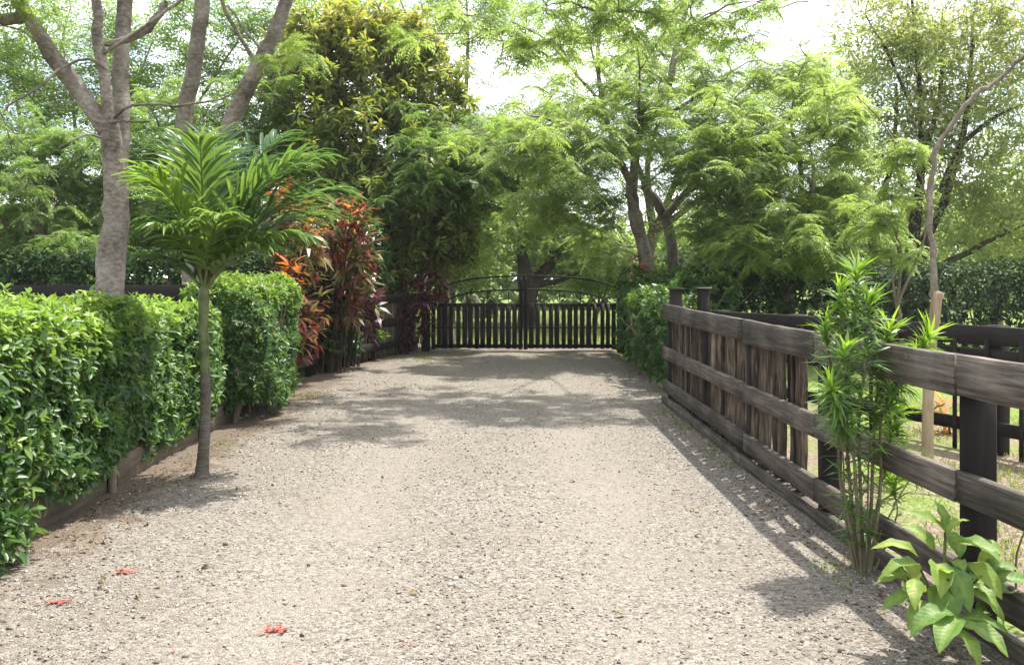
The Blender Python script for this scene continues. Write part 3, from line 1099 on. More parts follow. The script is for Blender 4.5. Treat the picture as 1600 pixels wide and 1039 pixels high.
def left_wing():
    pts = [np.array([-3.35, 12.6, 0]), np.array([-3.12, 14.2, 0]), np.array([-2.52, 16.6, 0]), np.array([-1.95, 18.45, 0])]
    f = thing('wing_fence', 'dark rail and board fence curving in to the gate behind the coloured shrubs', 'fence', pts[1])
    for k, p in enumerate(pts[:3]):
        me = upright_mesh('post', 1.45, 0.16, 0.15, M['dark_post'], 500 + k, 0.003)
        upright(f, 'post', me, p + np.array([-0.11, 0, -0.15]), (1, 0.2, 0))
    for k in range(3):
        a, b = pts[k], pts[k + 1]
        for j, (zc, h) in enumerate(((1.12, 0.17), (0.66, 0.15), (0.24, 0.15))):
            rail(f, 'rail', a + np.array([0, 0, zc]), b + np.array([0, -0.01, zc]), h, 0.05, (M['rail_wood'] if k == 0 else M['dark_wood']), 510 + k * 4 + j, 0.004)
    picks = [upright_mesh('board', 1.12, w, 0.025, M['slab_wood'], 530 + i, 0.005, 4) for i, w in enumerate((0.09, 0.11, 0.1))]
    r = np.random.default_rng(6)
    for k in (1, 2):
        a, b = pts[k], pts[k + 1]
        L = np.linalg.norm(b - a)
        dv = (b - a) / L
        s = 0.12
        while s < L - .08:
            upright(f, 'board', picks[int(r.integers(0, 3))], a + dv * s + np.array([-0.042, 0.01, 0.02 + r.uniform(-.02, .03)]), dv, (0, r.normal(0, .01)))
            s += r.uniform(0.115, 0.15)
    # low stepped timber edging by the post
    e = thing('timber_edging', 'low weathered planks stacked as edging beyond the hedge end', 'edging', (-3.5, 12.1, 0))
    rail(e, 'plank', (-3.52, 10.9, 0.09), (-3.3, 13.0, 0.09), 0.2, 0.05, M['plank_wood'], 540, 0.004)
    rail(e, 'plank', (-3.60, 10.95, 0.285), (-3.40, 12.9, 0.285), 0.17, 0.05, M['plank_wood'], 541, 0.004)
    for k, y in enumerate((11.2, 12.0, 12.8)):
        me = upright_mesh('stake', 0.42, 0.06, 0.05, M['plank_wood'], 545 + k, 0.003)
        upright(e, 'stake', me, (-3.45 + 0.1 * (y - 11.2) + 0.03, y, -0.05), (0.1, 1, 0))


left_wing()


def left_paddock_fence():
    f = thing('paddock_fence', 'black board fence running behind the hedge and the thick grey trunk', 'fence', (-7, 11.6, 0))
    for k, x in enumerate((-3.7, -5.9, -8.1, -10.3)):
        me = upright_mesh('post', 1.5, 0.15, 0.15, M['dark_post'], 560 + k, 0.003)
        upright(f, 'post', me, (x, 11.7 + 0.02 * k, -0.1), (1, 0, 0))
    for k in range(2):
        a, b = -3.5 - 4.4 * k, -7.9 - 4.4 * k
        for j, (zc, h) in enumerate(((1.335, 0.2), (0.9, 0.16), (0.45, 0.16))):
            rail(f, 'rail', (a - .004, 11.59, zc), (b, 11.59, zc + 0.01 * k), h, 0.05, M['dark_wood'], 570 + k * 4 + j, 0.003)


left_paddock_fence()


def edging_boards():
    e = thing('hedge_edging', 'weathered timber boards edging the bed under the clipped hedge', 'edging', (-2.92, 6, 0))
    ys = [2.2, 4.6, 6.55, 8.6, 10.7]
    xs = [-2.86, -2.88, -2.93, -3.0, -3.12]
    for k in range(4):
        rail(e, 'board', (xs[k], ys[k] + .005, 0.10), (xs[k + 1], ys[k + 1] - .005, 0.10), 0.22, 0.04, M['plank_wood'], 580 + k, 0.004)
    for k in range(1, 5):
        me = upright_mesh('stake', 0.33, 0.06, 0.05, M['plank_wood'], 590 + k, 0.003)
        upright(e, 'stake', me, (xs[k] + 0.05, ys[k] - 0.16, -0.1), (0, 1, 0))


edging_boards()


# ================================================================== HEDGES AND SHRUBS
def shrub(name, label, cat, base, half, h, z0, nshoot, leafL, leafW, leaf, seed, nper=8, bulge=0.12, bfreq=2.2, young_top=0.75,
          fill=0.35, top_amp=0.05, stems=10, group=None, T=T_ELL, up=0.5, skip_back=True, stem_mat=None, tint_lo=0.0):
    """clipped or loose shrub: a rounded box of leafy shoots over a core of stems. half = (hx, hy)"""
    r = np.random.default_rng(seed)
    root = thing(name, label, cat, base, group)
    b = np.asarray(base, float)
    w, w2 = Wave(seed, bfreq), Wave(seed + 1, bfreq * 3)
    hx, hy = half
    # areas
    H = h - z0
    faces = [('t', 4 * hx * hy), ('r', 2 * hy * H), ('f', 2 * hx * H), ('l', 2 * hy * H * .5), ('b', 2 * hx * H * .5)]
    tot = sum(a for _, a in faces)
    P_, D_ = [], []
    for k, a in faces:
        n = int(nshoot * a / tot)
        u, v = r.uniform(-1, 1, n), r.uniform(0, 1, n)
        if k == 't':
            p = np.stack([u * hx, r.uniform(-1, 1, n) * hy, np.full(n, h)], 1)
            d = np.tile([0, 0, 1.0], (n, 1))
        elif k in 'rl':
            s = 1 if k == 'r' else -1
            p = np.stack([np.full(n, s * hx), u * hy, z0 + v * H], 1)
            d = np.tile([s, 0, 0.0], (n, 1))
        else:
            s = -1 if k == 'f' else 1
            p = np.stack([u * hx, np.full(n, s * hy), z0 + v * H], 1)
            d = np.tile([0, s, 0.0], (n, 1))
        P_.append(p)
        D_.append(d)
    p, d = np.vstack(P_), np.vstack(D_)
    # round the corners
    q = p.copy()
    c = np.array([0, 0, z0 + H * .5])
    ax = np.array([hx, hy, H * .5])
    u = (q - c) / ax
    rr = (np.abs(u) ** 9).sum(1) ** (1 / 9)
    u2 = u / rr[:, None]
    q = c + u2 * ax
    nn = norm(np.sign(u2) * np.abs(u2) ** 4 / ax)
    # narrower towards the ground
    wob = bulge * (w(q + b) * 1.6 + 0.6 * w2(q + b))
    q = q + nn * wob[:, None]
    hol = np.clip(Wave(seed + 2, bfreq * 2.4)(q + b) * 2.2 - .35, 0, 1)
    q = q - nn * (hol * bulge * 1.6 * (1 - .7 * np.clip(nn[:, 2], 0, 1)))[:, None]
    depth = r.uniform(0, 1, len(q)) ** 1.7 * fill
    inner = r.uniform(0, 1, len(q)) < 0.45
    q = q - nn * np.where(inner, depth, depth * .12)[:, None]
    q[:, 2] += top_amp * np.clip(nn[:, 2], 0, 1) * (r.uniform(0, 1, len(q)) ** 3) * 2.0
    low = np.clip((q[:, 2] - z0) / max(H, .1), 0, 1)
    keep = q[:, 2] > 0.03
    q, nn, inner, low = q[keep], nn[keep], inner[keep], low[keep]
    # shoots
    n = len(q)
    sd = norm(nn + np.array([0, 0, up]) + r.normal(0, .35, (n, 3)))
    az = r.uniform(0, 6.28, (n, 1)) + np.arange(nper)[None] * 2.4
    ref = norm(np.cross(sd, rdir(n, r)))
    ref2 = np.cross(sd, ref)
    el = r.uniform(0.1, 1.0, (n, nper))
    dirs = (np.cos(el)[..., None] * (np.cos(az)[..., None] * ref[:, None] + np.sin(az)[..., None] * ref2[:, None]) + np.sin(el)[..., None] * sd[:, None])
    off = (np.arange(nper) / nper * leafL * 1.1)[None, :, None] * sd[:, None]
    pos = (q[:, None] + off).reshape(-1, 3)
    dirs = dirs.reshape(-1, 3) + np.array([0, 0, -0.12])
    nrm = np.repeat(sd, nper, 0) + np.array([0, 0, .5]) + r.normal(0, .2, (n * nper, 3))
    L = leafL * np.clip(r.normal(.9, .26, n * nper), .35, 1.5)
    V, F, ids = leaves(T, pos + b, dirs, nrm, L, L * leafW / leafL * r.uniform(.8, 1.15, n * nper))
    yg = np.clip(young_top * np.clip((low - .78) / .22, 0, 1) * r.uniform(.3, 1.1, n) + (r.uniform(0, 1, n) > .9) * .5, 0, 1) * np.where(inner, .3, 1)
    tint = np.zeros((len(F), 3))
    rv = np.clip(r.uniform(tint_lo, 1, n * nper) * .7 + np.repeat(r.uniform(0, .3, n), nper), 0, 1)
    tint[:, 0] = rv[ids]
    tint[:, 1] = np.repeat(yg, nper)[ids]
    add('foliage', V, F, leaf, root, tint=tint)
    st = []
    for k in range(stems):
        x, y = r.uniform(-.75, .75) * hx, r.uniform(-.95, .95) * hy
        tx, ty = np.clip(x + r.normal(0, .25), -hx * .9, hx * .9), np.clip(y + r.normal(0, .25), -hy * .9, hy * .9)
        for j in range(3):
            ex, ey = tx + r.normal(0, .18), ty + r.normal(0, .18)
            a_, r_ = smooth_path([[x, y, -0.03], [(x + tx) / 2, (y + ty) / 2, z0 + H * .35], [ex, ey, h * r.uniform(.75, .95)]],
                                 [0.018, 0.012, 0.004], 7, 0.015, r)
            st.append(tube(a_ + b, r_, 5))
    V, F = join(st)
    add('stems', V, F, stem_mat or M['twig'], root, smooth=True, kind='stuff')
    return root


# clipped hedge on the left, in three runs
shrub('hedge', 'clipped glossy green hedge, long first run with the timber edging beneath it', 'hedge', (-3.42, 4.55, 0), (0.66, 1.85), 1.24, 0.14, 6200, 0.064, 0.030,
      M['hedge'], 601, bulge=0.14, group='hedge runs', stems=16, top_amp=0.05, young_top=1.0)
hedge2 = shrub('hedge', 'clipped glossy green hedge, middle run directly behind the palm trunk', 'hedge', (-3.55, 7.75, 0), (0.60, 1.45), 1.24, 0.12, 4400, 0.064, 0.030,
      M['hedge'], 611, bulge=0.13, group='hedge runs', stems=14, top_amp=0.05, young_top=.95)
shrub('hedge', 'taller clipped hedge block jutting into the drive beyond the palm', 'hedge', (-3.06, 10.15, 0), (0.42, 0.85), 1.40, 0.10, 3400, 0.060, 0.027,
      M['hedge'], 621, bulge=0.10, group='hedge runs', stems=12, top_amp=0.05, young_top=0.7)
# a low loose sprig at the near hedge foot
shrub('hedge_sprout', 'low bright sprout growing out at the foot of the near hedge', 'shrub', (-2.82, 4.72, 0), (0.14, 0.2), 0.42, 0.05, 120, 0.085, 0.034,
      M['hedge'], 631, bulge=0.05, stems=3, young_top=1.0, fill=.15)

# clipped hedges behind, their shade put into the leaf colour
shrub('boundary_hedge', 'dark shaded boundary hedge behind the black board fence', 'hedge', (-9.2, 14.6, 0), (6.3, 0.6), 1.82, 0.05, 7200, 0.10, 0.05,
      M['shaded_hedge'], 641, nper=6, bulge=0.10, stems=20, young_top=0.1, T=T_DIA)
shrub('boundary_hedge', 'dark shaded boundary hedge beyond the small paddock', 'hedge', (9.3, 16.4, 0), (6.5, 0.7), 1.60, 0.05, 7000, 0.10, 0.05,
      M['shaded_hedge'], 651, nper=6, bulge=0.12, stems=20, young_top=0.25, T=T_DIA)

# leafy growth right of the gate
shrub('vine_shrub', 'leafy green vine mound swallowing the right gate post', 'shrub', (2.72, 17.2, 0), (0.62, 1.1), 1.55, 0.05, 1100, 0.085, 0.05,
      M['shrub'], 661, bulge=0.22, bfreq=2.5, stems=8, young_top=0.35)
shrub('vine_shrub', 'leafy green vine mound against the far end of the slab fence', 'shrub', (2.14, 13.5, 0), (0.22, 1.7), 1.2, 0.03, 1300, 0.075, 0.04,
      M['shrub'], 671, bulge=0.2, bfreq=2.8, stems=8, young_top=0.3)
shrub('leafy_shrub', 'pale green broad-leaved shrub beside the capped posts', 'shrub', (3.3, 15.2, 0), (0.45, 0.4), 1.5, 0.2, 320, 0.12, 0.06,
      M['shrub'], 681, bulge=0.15, stems=6, young_top=0.6)
shrub('leafy_shrub', 'dark green shrub filling the gap behind the coloured shrubs', 'shrub', (-3.9, 16.6, 0), (1.1, 1.6), 2.5, 0.1, 1500, 0.13, 0.06,
      M['shrub'], 691, bulge=0.3, bfreq=1.4, stems=8, young_top=0.1)


def rosette_bush(name, label, base, heads, leaf, seed, leafL, leafW, nl, young=(0.0, 0.2), hot=(), stem_r=0.013, cat='shrub', group=None):
    """canes ending in rosettes of long coloured leaves; heads = points in metres"""
    r = np.random.default_rng(seed)
    root = thing(name, label, cat, base, group)
    b = np.asarray(base, float)
    st, Vs, Fs, Ts, o = [], [], [], [], 0
    for k, h in enumerate(heads):
        h = np.asarray(h, float)
        foot = b + np.array([r.normal(0, .12), r.normal(0, .12), -0.02])
        q, qr = smooth_path([foot, (foot + h) / 2 + np.array([*(h - foot)[:2] * -.2, .1]), h], [stem_r, stem_r * .8, stem_r * .5], 7, 0.01, r)
        st.append(tube(q, qr, 5))
        for tier in range(3):
            n = nl
            az = np.arange(n) * 2.4 + r.uniform(0, 6)
            el = r.uniform(-.2, 1.0, n) - 0.45 * tier
            d = np.stack([np.cos(az) * np.cos(el), np.sin(az) * np.cos(el), np.sin(el)], 1)
            pos = h + np.array([0, 0, -0.16 * tier]) + d * 0.02 + r.normal(0, .02, (n, 3))
            L = leafL * r.uniform(.65, 1.2, n)
            V, F, ids = leaves(T_LAN, pos, d, np.array([0, 0, 1.0]) + r.normal(0, .3, (n, 3)), L, leafW * r.uniform(.8, 1.2, n))
            t = np.zeros((len(F), 3))
            t[:, 0] = np.clip(r.uniform(0, 1) * .5 + r.uniform(0, .5, n), 0, 1)[ids]
            y = r.uniform(*young)
            if k in hot and tier < 2:
                y = r.uniform(.8, 1)
            t[:, 1] = y
            Vs.append(V); Fs.append(F + o); Ts.append(t)
            o += len(V)
    V, F = join(st)
    add('canes', V, F, M['bark_dark'], root, smooth=True)
    add('foliage', np.vstack(Vs), np.vstack(Fs), leaf, root, tint=np.vstack(Ts))
    return root


def heads_in(px0, px1, py0, py1, d0, d1, n, seed):
    r = np.random.default_rng(seed)
    return [P(r.uniform(px0, px1), py0 + (py1 - py0) * r.uniform(0, 1) ** 1.1, r.uniform(d0, d1)) for _ in range(n)]


hd = [P(436, 290, 12.6), P(428, 300, 12.8), P(490, 345, 12.8), P(478, 365, 12.5), P(452, 415, 12.2), P(462, 425, 12.3), P(468, 478, 12.0), P(440, 400, 12.6)] + heads_in(425, 505, 300, 530, 12.0, 13.4, 22, 1)
rosette_bush('croton_shrub', 'croton shrub with blazing orange and red leaf tufts behind the palm', (-3.35, 12.6, 0), hd, M['croton'], 701, 0.24, 0.06, 9, hot=(0, 1, 2, 4, 5))
hd = [P(556, 335, 14.2), P(565, 385, 14.0), P(575, 420, 14.0)] + heads_in(512, 582, 315, 470, 13.6, 15.0, 34, 2)
rosette_bush('croton_shrub', 'tall deep red croton shrub standing behind the bent sapling', (-2.95, 14.4, 0), hd, M['croton'], 711, 0.25, 0.062, 9, young=(0.0, 0.08), hot=(0,))
hd = heads_in(480, 590, 440, 535, 14.6, 15.6, 14, 3)
rosette_bush('maroon_shrub', 'low dark maroon shrub at the foot of the red croton', (-2.85, 15.2, 0), hd, M['cordyline'], 721, 0.24, 0.06, 8)
hd = heads_in(600, 668, 425, 530, 17.2, 18.2, 26, 4) + heads_in(650, 690, 412, 445, 17.8, 18.2, 6, 5)
rosette_bush('maroon_shrub', 'dark maroon cordyline shrub beside the left gate leaf', (-2.35, 17.6, 0), hd, M['cordyline'], 731, 0.26, 0.06, 8)
hd = heads_in(985, 1015, 405, 450, 16.8, 17.3, 5, 6)
rosette_bush('red_flower_shrub', 'slender shrub with scarlet flower heads above the vines by the gate', (2.5, 16.9, 0), hd, M['petal'], 741, 0.13, 0.05, 9)


def sapling():
    b = G(503, 574)
    t = thing('sapling', 'slender bent grey sapling leaning over the drive by the red croton', 'sapling', b)
    d = b[1]
    pts = [b + np.array([0, 0, -.05]), P(515, 535, d), P(540, 470, d - .1), P(538, 430, d - .1), P(522, 390, d), P(514, 350, d + .1), P(520, 300, d)]
    q, qr = smooth_path(pts, [0.055, 0.045, 0.038, 0.034, 0.03, 0.022, 0.008], 26, 0.004)
    V, F = tube(q, qr, 8, 0.04)
    add('stem', V, F, M['bark_brown'], t, smooth=True)
    r = np.random.default_rng(3)
    cen = np.array([P(518, 310, d), P(530, 335, d), P(508, 330, d), P(545, 320, d), P(524, 290, d), P(500, 350, d + .2)])
    V, F, T = stamp(TPL['broad'], cen, np.full(len(cen), 1.1), r.uniform(.1, .4, len(cen)), r)
    add('leaves', V, F, M['shrub'], t, tint=T)
    # small seedling in front of the boards
    b = G(586, 562)
    s = thing('seedling', 'small pale green seedling in front of the dark boards', 'seedling', b)
    V, F = tube([b, b + np.array([.02, 0, .45]), b + np.array([.05, -.02, .95])], [.01, .008, .004], 5)
    add('stem', V, F, M['twig'], s)
    cen = b + np.array([[.05, -.02, .95], [.12, -.05, .5], [.0, -.04, .85], [.16, -.06, .46]])
    V, F, T = stamp(TPL['broad'], cen, np.full(4, .8), np.full(4, .7), r)
    add('leaves', V, F, M['shrub'], s, tint=T)


sapling()


# ================================================================== PALM
def build_palm():
    b = G(315, 745)
    b = np.array([b[0], b[1], zat(b[0], b[1])])
    t = thing('palm', 'young palm with arching green fronds standing at the hedge edge', 'palm', b)
    d = b[1]
    r = np.random.default_rng(21)
    # ringed grey stem
    zs = np.linspace(-0.05, 0.80, 60)
    rad = 0.045 - 0.009 * zs + 0.05 * np.exp(-np.clip(zs, 0, 9) / .07) * .35 + 0.0016 * np.sin(zs * 120)
    pts = np.stack([b[0] + 0.02 * np.sin(zs * 3.2) + .02 * zs, np.full(60, d), b[2] + zs], 1)
    V, F = tube(pts, rad, 14)
    add('trunk', V, F, M['palm_trunk'], t, smooth=True)
    zs = np.linspace(0.79, 1.52, 30)
    rad = np.interp(zs, [0.79, 0.85, 1.2, 1.40, 1.52], [0.038, 0.036, 0.036, 0.043, 0.024])
    pts = np.stack([b[0] + 0.02 * np.sin(zs * 3.2) + .02 * zs + 0.03 * np.clip(zs - 1.1, 0, 1), np.full(30, d), b[2] + zs], 1)
    V, F = tube(pts, rad, 14)
    add('crownshaft', V, F, M['crownshaft'], t, smooth=True)
    top = np.array([pts[-3][0], d, b[2] + 1.42])
    # fronds: azimuth (0 = right, 90 = away), start elevation, length, bend, yellow-green tint
    spec = [(4, 62, 1.40, .85, .12), (-18, 52, 1.05, .9, .35), (48, 78, 1.45, .5, .05), (22, 72, 1.45, .7, .15), (95, 84, 1.40, .45, .05), (128, 82, 1.40, .55, .05),
            (155, 78, 1.15, .75, .05), (182, 76, .72, .95, .05), (205, 80, .75, .95, .15), (240, 80, 1.10, .7, .95), (262, 68, .85, 1.0, .55), (300, 66, .95, .9, .6),  # palest frond, towards the camera: its sunlight is put into the colour
            (330, 52, .85, .9, .5), (212, 58, .6, 1.0, .05), (35, 58, 1.20, .8, .15), (70, 74, 1.35, .6, .0), (285, 84, 1.2, .45, .45),
            (345, 72, 1.35, .7, .3)]
    for az, el, L, bend, yg in spec:
        n = 44
        a, e0 = math.radians(az), math.radians(el)
        h = np.array([math.cos(a), math.sin(a), 0])
        s = np.linspace(0, 1, n)
        ang = e0 - bend * s ** 1.3 * 1.25
        step = L / (n - 1)
        pos = top + np.vstack([np.zeros(3), np.cumsum((np.cos(ang)[:-1, None] * h + np.sin(ang)[:-1, None] * np.array([0, 0, 1.])) * step, 0)])
        tang = np.cos(ang)[:, None] * h + np.sin(ang)[:, None] * np.array([0, 0, 1.])
        up = -np.sin(ang)[:, None] * h + np.cos(ang)[:, None] * np.array([0, 0, 1.])
        side = np.cross(tang, up)
        i0 = 9
        rv, rf = tube(pos, np.linspace(0.016, 0.003, n), 6)
        fr = bpy.data.objects  # parts below
        frond = None
        Vs, Fs, Ts = [], [], []
        m = n - i0
        prof = np.sin(np.clip((s[i0:] - .12) / .88, 0.04, 1) * math.pi) ** .55 * .8 + .16
        off = 0
        for sg in (-1, 1):
            dd = side[i0:] * sg * 0.75 + tang[i0:] * (0.75 + .8 * s[i0:, None]) + up[i0:] * (.42 + r.normal(0, .10, (m, 1)))
            dd = dd + r.normal(0, .17, (m, 3))
            nn = up[i0:] - side[i0:] * sg * .5 + r.normal(0, .12, (m, 3))
            LL = .54 * prof * r.uniform(.75, 1.12, m) * (L / 1.3)
            # blade in four lengths so it arches over
            K = 5
            dcur = norm(dd)
            p = pos[i0:].copy()
            x = norm(np.cross(dcur, nn))
            ring = []
            wid = [0.008, 0.016, 0.0155, 0.010, 0.001]
            for k in range(K):
                ring.append(np.stack([p - x * wid[k], p + np.cross(x, dcur) * (-.006), p + x * wid[k]], 1))
                dcur = norm(dcur + np.array([0, 0, -0.11 - .10 * k]))
                p = p + dcur * (LL / (K - 1))[:, None]
            R = np.stack(ring, 1)          # m,K,3,3
            idx = np.arange(m * K * 3).reshape(m, K, 3)
            f1 = np.stack([idx[:, :-1, 0], idx[:, :-1, 1], idx[:, 1:, 1], idx[:, 1:, 0]], -1).reshape(-1, 4)
            f2 = np.stack([idx[:, :-1, 1], idx[:, :-1, 2], idx[:, 1:, 2], idx[:, 1:, 1]], -1).reshape(-1, 4)
            f = np.vstack([f1, f2])
            Vs.append(R.reshape(-1, 3))
            Fs.append(f + off)
            off += m * K * 3
            tt = np.zeros((len(f), 3))
            rv_ = np.repeat(r.uniform(0, 1, m), K - 1)
            tt[:, 0] = np.tile(rv_, 2)
            tt[:, 1] = np.clip(yg + r.normal(0, .05, len(f)), 0, 1)
            Ts.append(tt)
        frond = add('frond', np.vstack(Vs), np.vstack(Fs), M['palm'], t, tint=np.vstack(Ts))
        rb = bpy.data.objects.new('rachis', mesh_of('rachis', rv - b, rf, M['crownshaft'], None, True))
        COL.objects.link(rb)
        rb.parent = frond


build_palm()


# ================================================================== STRAP-LEAVED SHRUB BY THE RIGHT FENCE
def build_strap_shrub():
    b = G(1345, 893)
    b = np.array([b[0], b[1], zat(b[0], b[1])])
    t = thing('strap_leaf_shrub', 'upright strap-leaved shrub on pale canes growing against the fence', 'shrub', b)
    d = b[1]
    r = np.random.default_rng(33)
    canes = [  # foot px offset, path pixels (x,y), depth offsets, leafy from fraction
        ([(1342, 893), (1328, 760), (1322, 640), (1335, 520), (1338, 425)], 0.0, 0.36),
        ([(1350, 893), (1345, 780), (1342, 660), (1352, 560), (1360, 470)], -0.05, 0.45),
        ([(1356, 890), (1362, 770), (1366, 660), (1376, 580), (1392, 515)], 0.05, 0.55),
        ([(1358, 890), (1376, 760), (1378, 650), (1410, 590), (1452, 525)], 0.02, 0.55),
        ([(1338, 892), (1316, 770), (1308, 660), (1300, 590), (1288, 505)], 0.05, 0.5),
        ([(1346, 894), (1340, 800), (1332, 700), (1312, 640), (1300, 610)], -0.12, 0.6),
        ([(1358, 892), (1372, 845), (1398, 790), (1420, 750), (1432, 735)], 0.04, 0.75),
        ([(1350, 893), (1368, 800), (1385, 720), (1392, 680), (1400, 640)], 0.1, 0.6),
        ([(1362, 893), (1385, 850), (1402, 800), (1396, 770), (1392, 745)], 0.1, 0.6),
        ([(1344, 893), (1322, 790), (1316, 690), (1310, 620), (1322, 545)], -.1, 0.5),
        ([(1352, 893), (1356, 790), (1360, 690), (1385, 640), (1425, 575)], -.08, 0.5),
        ([(1348, 893), (1336, 760), (1330, 640), (1318, 520), (1312, 455)], .08, 0.55),
    ]
    for k, (px, dd, lf) in enumerate(canes):
        pts = [P(x, y, d + dd * (i / 2.0)) for i, (x, y) in enumerate(px)]
        pts[0] = np.array([pts[0][0], pts[0][1], b[2] - 0.03])
        q, qr = smooth_path(pts, np.array([0.0115, 0.0095, 0.008, 0.006, 0.003]) * (1 if k < 6 else .55), 26, 0.002, r)
        V, F = tube(q, qr, 8, 0.04, r)
        cane = add('cane', V, F, M['cane'], t, smooth=True)
        n = int((300, 210, 140, 210, 190, 130, 36, 120, 70, 130, 140, 150)[k])
        u = lf + (1 - lf) * r.uniform(0, 1, n) ** .95
        u = np.concatenate([u, r.uniform(.9, 1, 12), r.uniform(.12, lf, n // 7)])
        n = len(u)
        fi = u * 25
        i = np.minimum(fi.astype(int), 24)
        pos = q[i] + (q[i + 1] - q[i]) * (fi - i)[:, None]
        tang = norm(q[i + 1] - q[i])
        ref = norm(np.cross(tang, rdir(n, r)))
        tipness = np.clip((u - .9) / .1, 0, 1)
        dirs = ref + tang * (0.25 + 1.3 * tipness + r.normal(0, .35, n))[:, None] + np.array([0, 0, -.12])
        L = r.uniform(.08, .165, n)
        V, F, ids = leaves(T_BLADE, pos, dirs, tang + r.normal(0, .2, (n, 3)), L, r.uniform(.011, .018, n))
        tt = np.zeros((len(F), 3))
        tt[:, 0] = r.uniform(0, 1, n)[ids]
        hot = (.5, .45, .95, 1.0, .5, .5, .3, .5, .6, .5, .7, .6)[k]
        tt[:, 1] = np.clip(hot * tipness + .08 + (.6 if k in (7, 8) else .25) * r.uniform(0, 1, n), 0, 1)[ids]
        lo = bpy.data.objects.new('leaf_head', mesh_of('leaf_head', V - b, F, M['strap'], tt))
        COL.objects.link(lo)
        lo.parent = t
        lo['kind'] = 'stuff'


build_strap_shrub()


# ================================================================== BROAD-LEAVED PLANT
def big_leaf_mesh(name, L, W, bend, fold, mat, seed, yg):
    """leaf along local X from its stalk, face up Z"""
    r = np.random.default_rng(seed)
    n, m = 9, 6
    s = np.linspace(0, 1, n)
    w = W / 2 * np.sin(np.clip(s ** .82, 0, 1) * math.pi) ** .75
    w[0], w[-1] = 0.004, 0.002
    ang = 0.35 - bend * s
    x = np.concatenate([[0], np.cumsum(np.cos(ang)[:-1])]) * L / (n - 1)
    z = np.concatenate([[0], np.cumsum(np.sin(ang)[:-1])]) * L / (n - 1)
    u = np.linspace(-1, 1, m + 1)
    V = np.zeros((n, m + 1, 3))
    V[:, :, 0] = x[:, None] - np.abs(u)[None] * .12 * w[:, None]
    V[:, :, 1] = w[:, None] * u[None]
    V[:, :, 2] = z[:, None] + np.abs(u)[None] ** 1.2 * w[:, None] * fold + .006 * np.sin(s * 17 + r.uniform(0, 6))[:, None] * np.abs(u)[None]
    idx = np.arange(n * (m + 1)).reshape(n, m + 1)
    F = np.stack([idx[:-1, :-1], idx[1:, :-1], idx[1:, 1:], idx[:-1, 1:]], -1).reshape(-1, 4)
    t = np.zeros((len(F), 3))
    col = np.tile(np.arange(m), n - 1)
    row = np.repeat(np.arange(n - 1), m)
    t[:, 0] = np.clip(r.uniform(.1, .6) + .35 * ((col == m // 2) | (col == m // 2 - 1)) + .12 * (row % 2) + r.normal(0, .06, len(F)), 0, 1)
    t[:, 1] = np.clip(yg + r.normal(0, .07, len(F)) + .15 * row / n, 0, 1)
    me = mesh_of(name, V.reshape(-1, 3), F, mat, t, True)
    return me


